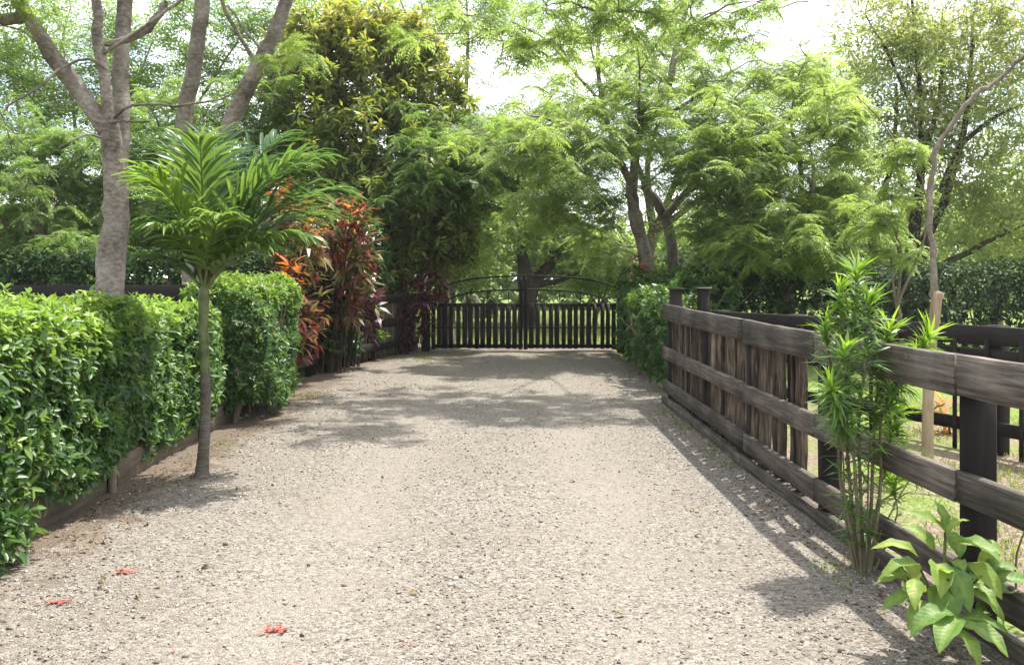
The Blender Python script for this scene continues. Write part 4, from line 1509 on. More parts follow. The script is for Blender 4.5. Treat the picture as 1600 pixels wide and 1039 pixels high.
def build_broad_plant():
    b = np.array([1.80, 3.72, 0.0])
    b[2] = zat(b[0], b[1])
    t = thing('broad_leaf_plant', 'low plant with large bright green oval leaves beside the near fence post', 'plant', b)
    r = np.random.default_rng(52)
    # stems as leaf-bearing shoots
    shoots = [P(1478, 832, 3.72), P(1440, 890, 3.66), P(1530, 900, 3.66), P(1480, 905, 3.5), P(1410, 900, 3.8)]
    st = []
    for q in shoots:
        p, pr = smooth_path([b + np.array([0, 0, -.02]), (b + q) / 2 + np.array([0, 0, .04]), q], [.011, .009, .005], 8, .004, r)
        st.append(tube(p, pr, 6))
    V, F = join(st)
    add('stalks', V, F, M['crownshaft'], t, smooth=True)
    L = [  # stalk point pixel, depth, direction azimuth deg (0 right, 90 away, 270 to camera), elevation, length, width, youth
        (1478, 832, 3.72, 180, 15, .24, .085, .35), (1480, 835, 3.72, 20, 25, .17, .06, .25), (1476, 825, 3.74, 110, 60, .15, .07, .05),
        (1490, 850, 3.68, 300, -5, .25, .115, .05), (1500, 850, 3.70, 330, -20, .21, .09, .05), (1462, 880, 3.62, 255, -25, .23, .115, .3),
        (1480, 885, 3.60, 275, -45, .24, .12, .12), (1440, 885, 3.66, 185, -10, .23, .09, .3), (1435, 870, 3.72, 170, 10, .24, .085, .45),
        (1420, 900, 3.70, 200, -10, .20, .08, .3), (1430, 905, 3.6, 245, -35, .19, .075, .4), (1512, 880, 3.62, 290, -30, .23, .10, .55),
        (1530, 900, 3.64, 5, 5, .25, .10, .1), (1538, 912, 3.6, 350, -5, .25, .105, .1), (1540, 905, 3.66, 60, 60, .17, .08, .75),
        (1490, 960, 3.44, 195, -15, .26, .115, .05), (1496, 965, 3.42, 225, -30, .25, .125, .05), (1500, 975, 3.42, 310, -25, .23, .12, .08),
        (1500, 965, 3.46, 340, -25, .26, .12, .1), (1490, 985, 3.38, 285, -35, .2, .1, .1), (1450, 940, 3.55, 215, -30, .2, .08, .2),
        (1430, 930, 3.62, 190, -25, .19, .075, .15), (1470, 915, 3.58, 240, -40, .22, .10, .2), (1510, 925, 3.55, 320, -35, .22, .10, .15),
        (1500, 870, 3.74, 80, 20, .2, .09, .1), (1555, 930, 3.6, 20, -10, .2, .09, .1), (1460, 860, 3.74, 140, 30, .2, .08, .3), (1475, 905, 3.55, 262, -55, .22, .11, .1),
    ]
    for k in range(16):
        L.append((r.uniform(1405, 1570), r.uniform(860, 975), r.uniform(3.5, 3.8), r.uniform(0, 360), r.uniform(-35, 30), r.uniform(.12, .2), r.uniform(.05, .085), r.uniform(.05, .7)))
    for k, (px, py, d, az, el, ln, wd, yg) in enumerate(L):
        me = big_leaf_mesh('leaf', ln * .86, wd * .84, r.uniform(.9, 1.5), r.uniform(.25, .5), M['broad'], 900 + k, yg)
        a, e = math.radians(az), math.radians(el + 12)
        X = np.array([math.cos(a) * math.cos(e), math.sin(a) * math.cos(e), math.sin(e)])
        Z = np.array([r.normal(0, .15), -.2 + r.normal(0, .15), 1])
        q = P(px, py, d)
        q[2] = max(q[2], 0.09)
        place('leaf', me, t, q, X, Z)
    # sparse shoot by the rail
    b2 = np.array([2.32, 4.05, 0.0])
    s = thing('shoot', 'thin leaning shoot with drooping leaves behind the near fence', 'seedling', b2)
    V, F = tube(*smooth_path([b2 + [0, 0, -.08], b2 + [-.02, 0, .25], b2 + [.05, 0, .45]], [.006, .005, .003], 8), 5)
    add('stem', V, F, M['twig'], s)
    for k in range(3):
        me = big_leaf_mesh('leaf', .12, .035, 1.2, .4, M['broad'], 950 + k, .6)
        place('leaf', me, s, b2 + np.array([.03, 0, .42 - .09 * k]), (math.cos(k * 2.1), math.sin(k * 2.1), -.8), (0, -.3, 1))


build_broad_plant()


# ================================================================== LIVE STAKE
def build_stake():
    b = np.array([3.44, 7.35, 0.0])
    t = thing('live_post', 'pale cut post with one long curved branch sprouting from its top', 'post', b)
    d = b[1]
    q, qr = smooth_path([b + [0, 0, -.2], P(1450, 640, d), P(1456, 540, d), P(1465, 456, d)], [.047, .045, .041, .043], 14, .003)
    V, F = tube(q, qr, 10, .05, cap=True)
    add('shaft', V, F, M['pale_wood'], t, smooth=True)
    q, qr = smooth_path([P(1462, 470, d), P(1458, 400, d), P(1452, 320, d), P(1466, 235, d), P(1510, 165, d), P(1560, 125, d), P(1610, 78, d), P(1680, 20, d)],
                        [.03, .026, .024, .022, .02, .018, .016, .009], 40, .006)
    q = q + np.random.default_rng(2).normal(0, .008, q.shape)
    V, F = tube(q, qr, 8, .10)
    add('branch', V, F, M['cane_grey'], t, smooth=True)


build_stake()


# ================================================================== TREES
# left: thick grey trunk
d = 10.0
b = np.array([-4.55, d, 0])
tree('grey_tree', 'thick grey tree forking low, rising from behind the hedge left of the palm', b,
     [([b + [0, 0, -.1], b + [0.02, 0, .9], P(172, 430, d), P(182, 330, d), P(176, 250, d), P(170, 190, d)], [.28, .175, .155, .138, .12, .108])],
     [(P(-150, -230, 9.5), (2.6, 1.8, 0.9), 60), (P(250, -330, 11.5), (2.2, 1.6, .8), 50), (P(20, 20, 9.6), (.5, .5, .5), 6)],
     'feather', M['feather'], M['bark_grey'], 1001, twig_frac=.5, sides=14, trunk_seg=24, cscale=(.9, 1.3),
     limb_paths=[([P(168, 205, d), P(120, 140, d), P(70, 70, d - .3), P(28, 0, d - .5), P(-60, -130, d - .6), P(-150, -220, d - .6)], [.105, .095, .085, .075, .06, .03]),
                 ([P(172, 230, d), P(168, 150, d), P(155, 60, d), P(150, 0, d), P(140, -120, d)], [.07, .065, .06, .055, .02]),
                 ([P(184, 290, d + .25), P(190, 200, d + .3), P(190, 100, d + .35), P(197, 0, d + .4), P(205, -150, d + .5), P(220, -300, d + .8)], [.10, .097, .093, .088, .07, .03]),
                 ([P(165, 70, d), P(205, 60, d - .1), P(235, 40, d - .1), P(262, 0, d - .1)], [.03, .045, .045, .04]),
                 ([P(160, 85, d), P(200, 60, d - .2), P(255, 20, d - .3), P(300, -10, d - .3)], [.022, .02, .018, .015]),
                 ([P(38, 20, d - .4), P(10, 30, d - .5), P(-40, 5, d - .6)], [.07, .065, .05]),
                 ([P(168, 110, d), P(140, 92, d - .2), P(100, 105, d - .3), P(50, 140, d - .4), P(0, 175, d - .4)], [.02, .016, .014, .012, .008]),
                 ([P(178, 185, d), P(205, 165, d - .1), P(260, 165, d - .2), P(330, 160, d - .3), P(375, 140, d - .3)], [.018, .016, .013, .011, .008]),
                 ([P(178, 190, d - .1), P(200, 190, d - .2), P(232, 190, d - .3)], [.016, .014, .01]),
                 ([P(160, 215, d - .1), P(130, 212, d - .3), P(92, 230, d - .3)], [.016, .012, .006])])

d = 13.0
b = np.array([-4.55, d, 0])
tree('twin_tree', 'grey tree whose two trunks lean apart in a V above the palm fronds', b,
     [([b + [0, 0, -.1], P(300, 400, d), P(282, 240, d), P(302, 110, d), P(316, 0, d), P(335, -160, d)], [.20, .17, .13, .112, .105, .06]),
      ([b + [.15, 0, .3], P(320, 330, d), P(352, 215, d), P(395, 120, d), P(432, 45, d), P(455, -20, d), P(520, -180, d + .4)], [.16, .14, .12, .112, .104, .095, .05])],
     [(P(320, -330, 13), (2.2, 1.8, .9), 60), (P(560, -300, 13.5), (1.8, 1.6, .7), 40), (P(445, 95, 12.6), (.35, .3, .25), 6)],
     'feather', M['feather'], M['bark_grey'], 1011, twig_frac=.4, sides=12, trunk_seg=22, young=(.2, .5),
     limb_paths=[([P(405, 105, d), P(370, 50, d), P(345, 0, d - .1), P(330, -60, d - .1)], [.035, .03, .028, .02]),
                 ([P(410, 80, d - .2), P(385, 50, d - .2), P(355, 10, d - .3)], [.02, .02, .016])])

# feathery trees of the left background
def feather_tree(name, label, px, d, blobs_px, seed, tpl='feather', leaf='feather', bark='bark_brown', h_fork=1.6, r0=.14, young=(.1, .3), yt=.1,
                 n_limb=5, cscale=(.85, 1.3), tw=.55, group='feathery trees', cat='tree', shell=.4, twig_r=.014, dy=1.2, tilt=.25):
    r = np.random.default_rng(seed)
    b = np.array([(px - 800) / FPX * d, d, 0.0])
    blobs = []
    for (x, y, rx, ry, dd, n) in blobs_px:
        c = P(x, y, d + dd)
        s = (d + dd) / FPX
        blobs.append((c, (rx * s, max(dy * .6, min(rx * s, dy * 1.6)), ry * s), n))
    f = b + np.array([r.normal(0, .15), r.normal(0, .15), h_fork])
    limbs = []
    big = sorted(blobs, key=lambda q: -q[2])[:n_limb]
    for c, rad, n in big:
        e = np.asarray(c) + np.array([0, 0, rad[2] * .4])
        limbs.append(([f + [0, 0, -.1], (f + e) / 2 + np.array([r.normal(0, .2), r.normal(0, .2), .15]), e], [r0 * .62, r0 * .4, r0 * .12]))
    return tree(name, label, b, [([b + [0, 0, -.15], b + [r.normal(0, .06), 0, h_fork * .5], f], [r0 * 1.35, r0, r0 * .85])], blobs, tpl, M[leaf], M[bark], seed,
                young=young, young_top=yt, limb_paths=limbs, cscale=cscale, twig_frac=tw, group=group, cat=cat, shell=shell, twig_r=twig_r, tilt=tilt)


feather_tree('feathery_tree', 'bright feathery tree behind the dark hedge, left of the thick trunk', 60, 17.0,
             [(50, 330, 110, 75, 0, 110), (20, 230, 100, 60, .4, 70), (130, 260, 80, 60, .6, 60), (-60, 300, 90, 90, 0, 60), (90, 390, 90, 30, -.6, 45)], 1101, leaf='feather_deep')
feather_tree('feathery_tree', 'bright feathery tree seen between the thick trunk and the twin trunks', 255, 18.5,
             [(260, 320, 100, 90, 0, 110), (240, 200, 90, 60, .5, 70), (330, 240, 80, 70, .8, 60), (190, 370, 80, 40, -.5, 40), (400, 150, 60, 70, 1.0, 45)], 1111, leaf='feather_deep')
feather_tree('feathery_tree', 'tall pale feathery tree far behind the grey trunks', 130, 27.0,
             [(100, 110, 140, 70, 0, 130), (240, 90, 100, 70, 1, 110), (20, 160, 100, 70, 0, 90), (380, 80, 90, 70, 1, 95), (170, 200, 180, 50, 0, 90), (330, 10, 90, 40, 0, 40), (120, 20, 90, 40, 0, 36), (450, 20, 60, 50, 0, 40)], 1121, 'feather_far', 'feather_deep', cscale=(1.1, 1.7), h_fork=3, tw=.4)
feather_tree('slender_tree', 'thin tall tree with sparse crown at the edge of the left field', 60, 30.0,
             [(50, 70, 70, 60, 0, 40), (110, 30, 70, 50, .5, 35), (0, 40, 60, 60, 0, 30)], 1131, 'wisp', 'far_leaf', cscale=(1.2, 2.0), h_fork=4, tw=.8, group=None)

# mango-like tree left of the gate
feather_tree('mango_tree', 'dense rounded large-leaved tree with yellow-brown new growth on its top', 585, 20.5,
             [(560, 105, 95, 75, 0, 330), (510, 70, 70, 50, -.2, 190), (620, 70, 70, 50, .2, 190), (480, 165, 65, 75, -.2, 210), (655, 150, 70, 65, .2, 210),
              (580, 215, 120, 60, -.3, 300), (500, 260, 80, 60, -.3, 170), (450, 220, 40, 60, .3, 80)], 1201, 'broad', 'mango', 'bark_dark', 2.2, .2, (.0, .3), .75, 6, (1.0, 1.5), .3, None, shell=.55, twig_r=.016)
feather_tree('mango_tree', 'dark large-leaved tree with low skirts of leaves by the left gate post', 640, 18.9,
             [(600, 330, 85, 70, 0, 260), (680, 330, 60, 80, 0, 220), (640, 400, 70, 50, 0, 150), (715, 375, 40, 50, .3, 80), (555, 300, 70, 70, .4, 180), (560, 400, 50, 50, .6, 100)],
             1211, 'broad', 'mango', 'bark_dark', 1.6, .14, (.0, .2), .3, 5, (1.0, 1.5), .3, None, shell=.5)
feather_tree('feathery_tree', 'feathery tree spreading in front of the mango crown over the gate', 700, 19.8,
             [(690, 250, 90, 50, -1, 90), (640, 300, 60, 40, -1.4, 50), (730, 310, 60, 50, -.6, 55), (780, 240, 70, 50, -.4, 55), (700, 200, 90, 40, 0, 45)], 1221, leaf='feather_deep')

# right of the gate: multi-stemmed feathery tree over the drive
d = 17.3
b = np.array([2.70, d, 0])
bl = []
for (x, y, dd, rx, ry, rz, n) in [
    (815, 225, -1.5, .9, 1.0, .5, 32), (880, 250, -2.0, 1.0, 1.1, .55, 42), (960, 200, -1.0, 1.2, 1.2, .7, 50), (1060, 210, -1, 1.3, 1.3, .7, 50),
    (900, 330, -1.0, .8, .9, .5, 36), (1130, 270, -1.6, 1.0, 1.0, .6, 42), (1030, 110, 0, 1.3, 1.2, .7, 34),
    (930, 120, 0, 1.0, 1.0, .5, 16), (860, 160, .4, .7, .9, .4, 10), (1130, 120, .3, 1.2, 1.1, .7, 34), (1110, 340, -.8, .6, .8, .5, 24), (1160, 370, -1.2, .8, .8, .45, 30),
    (930, 385, .6, .45, .8, .4, 20), (830, 330, 0, .6, .8, .5, 24), (1090, 30, .5, 1.0, .9, .5, 18),
    (960, 40, -5.0, 1.9, 1.3, .35, 34), (760, 60, -4.6, 1.2, 1.0, .35, 16), (1090, -10, -5.5, 1.4, 1.2, .4, 26), (870, -60, -6.0, 1.6, 1.2, .4, 26)]:
    bl.append((P(x, y, d + dd), (rx, ry, rz), n))
tree('feathery_tree', 'feathery tree on several leaning grey stems reaching over the drive by the gate', b,
     [([b + [0, 0, -.15], P(1020, 475, d), P(1008, 400, d), P(992, 340, d), P(985, 290, d)], [.19, .15, .125, .12, .11]),
      ([P(1048, 545, d + .3) * [1, 1, 0] + [0, 0, -.15], P(1052, 450, d + .3), P(1050, 380, d + .3), P(1035, 330, d + .3), P(1005, 290, d + .3)], [.15, .12, .11, .10, .08]),
      ([P(1003, 400, d), P(1000, 345, d - .1), P(978, 300, d - .3)], [.08, .07, .05])],
     bl, 'feather', M['feather'], M['bark_grey'], 1301, young=(.08, .3), young_top=.1, twig_frac=.6, group='feathery trees', sides=10,
     limb_paths=[([P(988, 300, d), P(1000, 200, d), P(1040, 150, d), P(1060, 60, d + .2), P(1085, -40, d + .3)], [.10, .08, .07, .06, .04]),
                 ([P(985, 290, d), P(960, 240, d - .6), P(900, 200, d - 1), P(830, 180, d - 1.2)], [.08, .06, .045, .02]),
                 ([P(1040, 340, d + .2), P(1100, 270, d - .4), P(1180, 200, d - .8), P(1260, 180, d - 1)], [.08, .06, .04, .02]),
                 ([P(1010, 200, d), P(1050, 175, d - .3), P(1090, 150, d - .6)], [.05, .04, .03]),
                 ([P(965, 250, d), P(935, 130, d + .2), P(937, 40, d + .2), P(940, -60, d + .2)], [.05, .045, .04, .03]),
                 ([P(930, 150, d), P(895, 110, d + .2), P(850, 60, d + .2), P(800, 35, d + .2)], [.03, .03, .025, .015]),
                 ([P(1050, 100, d + .2), P(1110, 50, d), P(1180, 22, d), P(1265, 0, d)], [.03, .025, .02, .012]),
                 ([P(940, 140, d + .2), P(920, 60, d + .2), P(905, -20, d + .2)], [.025, .02, .016]),
                 ([P(992, 260, d), P(1000, 120, d - 1.6), P(985, 40, d - 3.6), P(940, 10, d - 5.2), P(880, -40, d - 6.4)], [.04, .02, .015, .012, .006]),
                 ([P(1000, 110, d - 1.8), P(1060, 20, d - 3.6), P(1100, -20, d - 5.6)], [.016, .012, .006]),
                 ([P(985, 60, d - 3.2), P(880, 70, d - 4.0), P(780, 65, d - 4.6), P(720, 50, d - 4.8)], [.014, .012, .009, .005])])

feather_tree('feathery_tree', 'broad bright feathery tree drooping over the dark hedge right of the drive', 1235, 16.2,
             [(1180, 300, 90, 60, -.6, 48), (1270, 270, 90, 60, -.4, 48), (1230, 200, 110, 60, .2, 44), (1310, 330, 50, 50, -.6, 26), (1220, 370, 100, 45, -1, 52), (1150, 400, 60, 25, -.6, 22),
              (1310, 200, 50, 60, .3, 40), (1280, 395, 50, 25, -1, 28), (1160, 230, 70, 60, 0, 45), (1260, 120, 60, 40, .8, 26)], 1401, young=(.2, .5), yt=.1)
feather_tree('feathery_tree', 'small bright tufts of a young feathery tree left of the pale cut post', 1400, 13.5,
             [(1415, 245, 28, 32, 0, 12), (1398, 300, 20, 14, 0, 7), (1385, 345, 24, 20, 0, 8), (1405, 400, 32, 18, 0, 9), (1350, 340, 30, 30, .6, 8), (1335, 150, 40, 20, .6, 6)], 1411, h_fork=1.2, r0=.04, young=(.3, .6), tw=.9, cscale=(.7, 1.0), n_limb=4, dy=.4)

# wispy tree on the far right
d = 20.0
b = np.array([(1420 - 800) / FPX * d, d, 0])
bl = []
r_ = np.random.default_rng(9)
for (x, y, rx, ry, rz, n) in [(1400, 120, 1.3, 1.2, 1.3, 240), (1480, 60, 1.4, 1.2, 1.2, 240), (1550, 150, 1.4, 1.2, 1.2, 230), (1440, 230, 1.2, 1.2, 1.0, 170), (1560, 260, 1.3, 1.2, 1.1, 190),
                              (1590, 40, 1.2, 1.2, 1.0, 140), (1380, 30, 1.0, 1.0, 1.0, 110), (1500, 340, 1.3, 1.2, .8, 130), (1590, 360, 1.1, 1.1, .9, 130), (1360, 250, .6, .9, 1.2, 70)]:
    bl.append((P(x, y, d), (rx, ry, rz), int(n * .40)))
tree('wispy_tree', 'tall wispy yellow-green tree with dark stems beyond the small paddock', b,
     [([b + [0, 0, -.15], P(1422, 440, d), P(1428, 360, d), P(1440, 260, d), P(1435, 120, d), P(1425, 0, d)], [.20, .16, .135, .08, .05, .03]),
      ([b + [.2, 0, .2], P(1440, 400, d), P(1480, 300, d), P(1510, 180, d), P(1520, 40, d)], [.15, .12, .09, .06, .03]),
      ([b + [-.15, 0, .2], P(1365, 390, d), P(1372, 320, d), P(1395, 250, d), P(1400, 130, d)], [.12, .10, .085, .055, .03]),
      ([P(1425, 400, d), P(1440, 425, d - .2), P(1490, 405, d - .3), P(1550, 375, d - .4), P(1600, 350, d - .4)], [.09, .085, .07, .05, .03])],
     bl, 'spray', M['wispy'], M['bark_dark'], 1501, young=(.0, .4), young_top=.3, twig_frac=.12, cscale=(1.0, 1.6), shell=.2, twig_r=.012,
     limb_paths=[([P(1470, 300, d), P(1500, 230, d), P(1560, 180, d), P(1640, 150, d)], [.07, .06, .04, .02]),
                 ([P(1440, 260, d), P(1470, 140, d), P(1475, 20, d)], [.06, .05, .03]),
                 ([P(1430, 180, d), P(1390, 90, d), P(1350, 20, d)], [.04, .03, .015])])
feather_tree('leafy_tree', 'pale leafy tree at the back of the right field', 1560, 27.0,
             [(1560, 330, 90, 60, 0, 130), (1480, 380, 80, 40, 0, 80), (1620, 260, 70, 90, 0, 110), (1560, 400, 100, 30, 0, 70)], 1511, 'small', 'far_leaf', cscale=(1.6, 2.6), h_fork=1.5, tw=.5, group=None)

# beyond the gate
d = 25.5
b = np.array([(822 - 800) / FPX * d, d, 0])
bl = [(P(x, y, d + dd), (rx, ry, rz), n) for (x, y, dd, rx, ry, rz, n) in
      [(790, 370, 0, .9, 1.0, .7, 80), (870, 360, 0, 1.0, 1.0, .7, 90), (830, 300, .3, 1.4, 1.2, .8, 110), (910, 400, .2, .8, .8, .5, 60), (760, 320, .3, .9, .9, .7, 60), (850, 420, .6, .8, .8, .3, 30)]]
tree('field_tree', 'forked dark-trunked tree standing in the meadow beyond the gate', b,
     [([b + [0, 0, -.2], P(824, 480, d), P(822, 440, d), P(816, 400, d), P(805, 350, d)], [.34, .27, .26, .15, .08]),
      ([P(826, 470, d), P(840, 435, d), P(866, 405, d), P(872, 370, d)], [.2, .17, .13, .08]),
      ([P(835, 445, d), P(870, 440, d), P(905, 425, d)], [.1, .08, .05])],
     bl, 'small', M['far_leaf'], M['bark_dark'], 1601, young=(.1, .5), cscale=(1.5, 2.4), twig_frac=.5, twig_r=.02)
feather_tree('field_shrub', 'pale yellow-green bush at the left side of the meadow beyond the gate', 735, 30.0,
             [(735, 420, 50, 35, 0, 120), (700, 400, 40, 50, 0, 90)], 1611, 'small', 'far_leaf', h_fork=.6, r0=.08, cscale=(1.6, 2.6), cat='shrub', group=None, young=(.2, .6))
feather_tree('field_shrub', 'arching yellow-green bush at the right side of the meadow beyond the gate', 930, 28.0,
             [(930, 425, 45, 30, 0, 120), (965, 410, 40, 45, 0, 90), (905, 440, 30, 20, 0, 40)], 1621, 'feather_far', 'feather', h_fork=.6, r0=.08, cscale=(.7, 1.0), cat='shrub', group=None, young=(.3, .6))

# tall trees behind with gaps to the sky
feather_tree('tall_tree', 'tall feathery tree rising behind the mango crown', 700, 30.0,
             [(620, 0, 120, 40, 0, 70), (730, 20, 80, 50, 0, 70), (520, 20, 90, 40, 0, 60), (690, 130, 70, 50, 0, 45), (730, 240, 90, 70, 0, 90), (810, 280, 90, 60, 0, 80), (800, 30, 60, 50, 0, 45), (870, 90, 60, 50, 0, 30), (770, 170, 50, 40, 0, 16)], 1701,
             'feather_far', 'feather', h_fork=4, r0=.2, cscale=(1.0, 1.6), tw=.6, group=None)
feather_tree('tall_tree', 'tall feathery tree standing behind the multi-stemmed tree by the gate', 1010, 28.0,
             [(940, 210, 110, 80, 0, 110), (1050, 180, 120, 90, 0, 120), (1150, 180, 90, 90, 0, 90), (1250, 140, 70, 50, 0, 50), (1060, 330, 150, 60, 0, 90), (850, 210, 70, 80, 0, 60), (1000, 60, 90, 60, 0, 60), (1200, 260, 120, 90, 0, 90), (1310, 130, 50, 60, 0, 36), (1320, 250, 60, 90, 0, 50)], 1711,
             'feather_far', 'feather', h_fork=3, r0=.2, cscale=(1.0, 1.6), tw=.5, group=None, young=(.2, .5))
feather_tree('tall_tree', 'tall dense tree closing the view behind the left feathery trees', 400, 26.0,
             [(400, 260, 110, 90, 0, 120), (300, 330, 140, 80, 0, 110), (120, 330, 160, 80, 0, 120), (430, 120, 60, 60, 0, 40)], 1721,
             'feather_far', 'feather_deep', h_fork=2, r0=.2, cscale=(1.0, 1.6), tw=.4, group=None)


def far_wood():
    r = np.random.default_rng(88)
    n = 3800
    x = r.uniform(-42, 42, n)
    y = r.uniform(42, 52, n)
    w = Wave(5, 0.25)
    top = 5.2 + 2.6 * w(np.stack([x, x * .3, x * 0], 1)) + r.normal(0, .4, n)
    z = 0.3 + (top - .3) * r.uniform(0, 1, n) ** .8
    V, F, T = stamp(TPL['small'], np.stack([x, y, z], 1), r.uniform(5.5, 8.5, n), r.uniform(0, .45, n), r)
    o = add('far_wood', V, F, M['far_leaf'], tint=T, kind='stuff')
    o['label'] = 'hazy green wood closing the meadow in the distance'
    o['category'] = 'wood'


far_wood()


# ================================================================== LITTER, GRASS AND STONES
def gravel_stones():
    r = np.random.default_rng(17)
    n = 60000
    y = 3.0 + 12.0 * r.uniform(0, 1, n) ** 1.9
    x = r.uniform(-2.85, 1.9, n)
    dens = Wave(14, 1.2)(np.stack([x, y, x * 0], 1))
    keep = (r.uniform(0, 1, n) < 0.72 + 0.6 * dens) & (r.uniform(0, 1, n) < np.clip((x + 3.1) / 1.1, .25, 1))
    tr = np.maximum(np.exp(-((x + 1.05) / .38) ** 2), np.exp(-((x - .65) / .42) ** 2))
    keep &= r.uniform(0, 1, len(x)) > .62 * tr
    x, y = x[keep], y[keep]
    n = len(x)
    p = np.stack([x, y, np.zeros(n)], 1)
    p[:, 2] = drive_z(p)
    s = np.clip(np.exp(r.normal(-5.12, .40, n)), .003, .020)
    base = np.array([[1, 0, 0], [0, 1, 0], [-1, 0, 0], [0, -1, 0], [0, 0, 1], [0, 0, -1]], float)
    V = base[None] * r.uniform(.55, 1.2, (n, 6, 1)) * s[:, None, None] * np.stack([np.ones(n), r.uniform(.6, 1, n), r.uniform(.45, .8, n)], 1)[:, None]
    V += r.normal(0, .12, (n, 6, 3)) * s[:, None, None]
    a = r.uniform(0, 6.28, n)
    c, sn = np.cos(a)[:, None], np.sin(a)[:, None]
    V = np.stack([V[:, :, 0] * c - V[:, :, 1] * sn, V[:, :, 0] * sn + V[:, :, 1] * c, V[:, :, 2]], -1)
    V += p[:, None] + np.array([0, 0, .25]) * s[:, None, None]
    tf = np.array([[0, 1, 4], [1, 2, 4], [2, 3, 4], [3, 0, 4], [1, 0, 5], [2, 1, 5], [3, 2, 5], [0, 3, 5]])
    F = (tf[None] + (np.arange(n) * 6)[:, None, None]).reshape(-1, 3)
    t = np.zeros((n, 8, 3))
    t[:, :, 0] = r.uniform(0, 1, n)[:, None]
    o = add('gravel', V.reshape(-1, 3), F, M['stone'], tint=t.reshape(-1, 3), kind='stuff')
    o['label'] = 'loose pale gravel stones scattered over the drive'
    o['category'] = 'gravel'


gravel_stones()


def grass(name, label, regions, seed, hL=(.03, .09), mat='grass'):
    r = np.random.default_rng(seed)
    P_ = []
    for (cx, cy, rx, ry, n, zf) in regions:
        a, q = r.uniform(0, 6.28, n), np.sqrt(r.uniform(0, 1, n))
        x, y = cx + rx * q * np.cos(a), cy + ry * q * np.sin(a)
        g = Wave(seed, 3.0)(np.stack([x, y, 0 * x], 1)) + r.normal(0, .15, n) > -.05
        x, y = x[g], y[g]
        pp = np.stack([x, y, np.zeros(len(x))], 1)
        pp[:, 2] = drive_z(pp) - .005 if zf else -.035
        P_.append(pp)
    p = np.vstack(P_)
    n = len(p)
    d = np.stack([r.normal(0, .5, n), r.normal(0, .5, n), np.ones(n)], 1)
    V, F, ids = leaves(T_BLADE, p, d, rdir(n, r), r.uniform(*hL, n), r.uniform(.004, .009, n) * (1.6 if mat == 'meadow' else 1))
    t = np.zeros((len(F), 3))
    t[:, 0] = r.uniform(0, 1, n)[ids]
    t[:, 1] = r.uniform(0, .6, n)[ids]
    o = add(name, V, F, M[mat], tint=t, kind='stuff')
    o['label'] = label
    o['category'] = 'grass'


grass('paddock_grass', 'short patchy grass growing in the small paddock behind the fence', [(3.4, 6.0, 1.1, 1.6, 5000, 0), (5.0, 7.5, 1.4, 3.0, 6000, 0), (4.2, 10.5, 1.8, 2.0, 7000, 0), (2.6, 5.0, .4, 1.0, 1200, 0)], 41, (.02, .055))
grass('drive_weeds', 'thin low weeds creeping along the edges of the gravel drive',
      [(-2.75, 11.6, .4, .3, 900, 1), (-2.1, 12.6, .8, .3, 1300, 1), (-1.7, 16.5, .8, .5, 700, 1), (1.78, 9.2, .12, 1.3, 500, 1), (1.8, 7.7, .1, .5, 260, 1), (-2.65, 8.4, .12, .5, 200, 1), (-2.7, 7.0, .15, .3, 160, 1),
       (-1.6, 17.8, .8, .4, 700, 1), (1.75, 4.6, .15, .3, 160, 1)], 42, (.015, .05))
grass('meadow_grass', 'tall pale meadow grass growing beyond the gate', [(0, 24, 6, 4.5, 14000, 0), (0, 33, 10, 4, 8000, 0)], 43, (.14, .38), 'meadow')


def fallen():
    r = np.random.default_rng(71)
    spots = [(435, 983, .058), (195, 897, .055), (86, 943, .051), (455, 1034, .03), (272, 1018, .022), (635, 1012, .03)]
    lab = ['largest fallen red blossom on the bare gravel', 'fallen red blossom on the brown earth beside the hedge edging', 'crumpled fallen red blossom on earth at the near hedge foot',
           'small torn red petals next to the largest fallen blossom', 'single red petal on gravel below the near hedge', 'faded reddish petal lying out in the middle of the drive']
    for k, (px, py, s) in enumerate(spots):
        b = G(px, py)
        b[2] = zat(b[0], b[1]) + .004
        n = 22 if s > .05 else 5
        az = np.arange(n) * 6.28 / n + r.uniform(-.3, .3, n)
        dd = np.stack([np.cos(az), np.sin(az), r.uniform(-.08, .22, n)], 1)
        V, F, ids = leaves(T_ELL, np.tile(b + [0, 0, .006], (n, 1)) + r.normal(0, s * .45, (n, 3)) * [1, 1, .04], dd, np.array([0, 0, 1.]) + r.normal(0, .3, (n, 3)), s * r.uniform(.3, .75, n), s * r.uniform(.2, .42, n))
        t = np.zeros((len(F), 3))
        t[:, 0] = r.uniform(0, 1, n)[ids]
        root = thing('fallen_blossom', lab[k], 'blossom', b, 'fallen red blossoms')
        add('petals', V, F, M['petal'], root, tint=t)
    shapes = []
    for k in range(5):
        me = big_leaf_mesh('dry_leaf', 0.045 + .009 * k, .024, 1.4 + .2 * k, .5, M['dry'], 1900 + k, .1)
        shapes.append(me)
    pts = [(1050, 772), (1045, 731), (1080, 798), (1096, 840), (890, 752), (148, 847), (165, 852), (640, 930), (960, 958), (1090, 905), (700, 905), (330, 905), (540, 880), (415, 830), (820, 690)]
    pts = pts[:9] + [(r.uniform(60, 420), r.uniform(790, 960)) for _ in range(8)]
    for k, (px, py) in enumerate(pts):
        b = G(px, py)
        if b[0] < -2.75:
            continue
        b[2] = zat(b[0], b[1]) + .012
        a = r.uniform(0, 6.28)
        o = place('dry_leaf', shapes[k % 5], None, b, (math.cos(a), math.sin(a), r.normal(-.1, .1)), (r.normal(0, .2), r.normal(0, .2), 1))
        o['label'] = 'small dry brown leaf lying curled on the drive'
        o['category'] = 'leaf'
        o['group'] = 'dry leaves on the drive'


fallen()


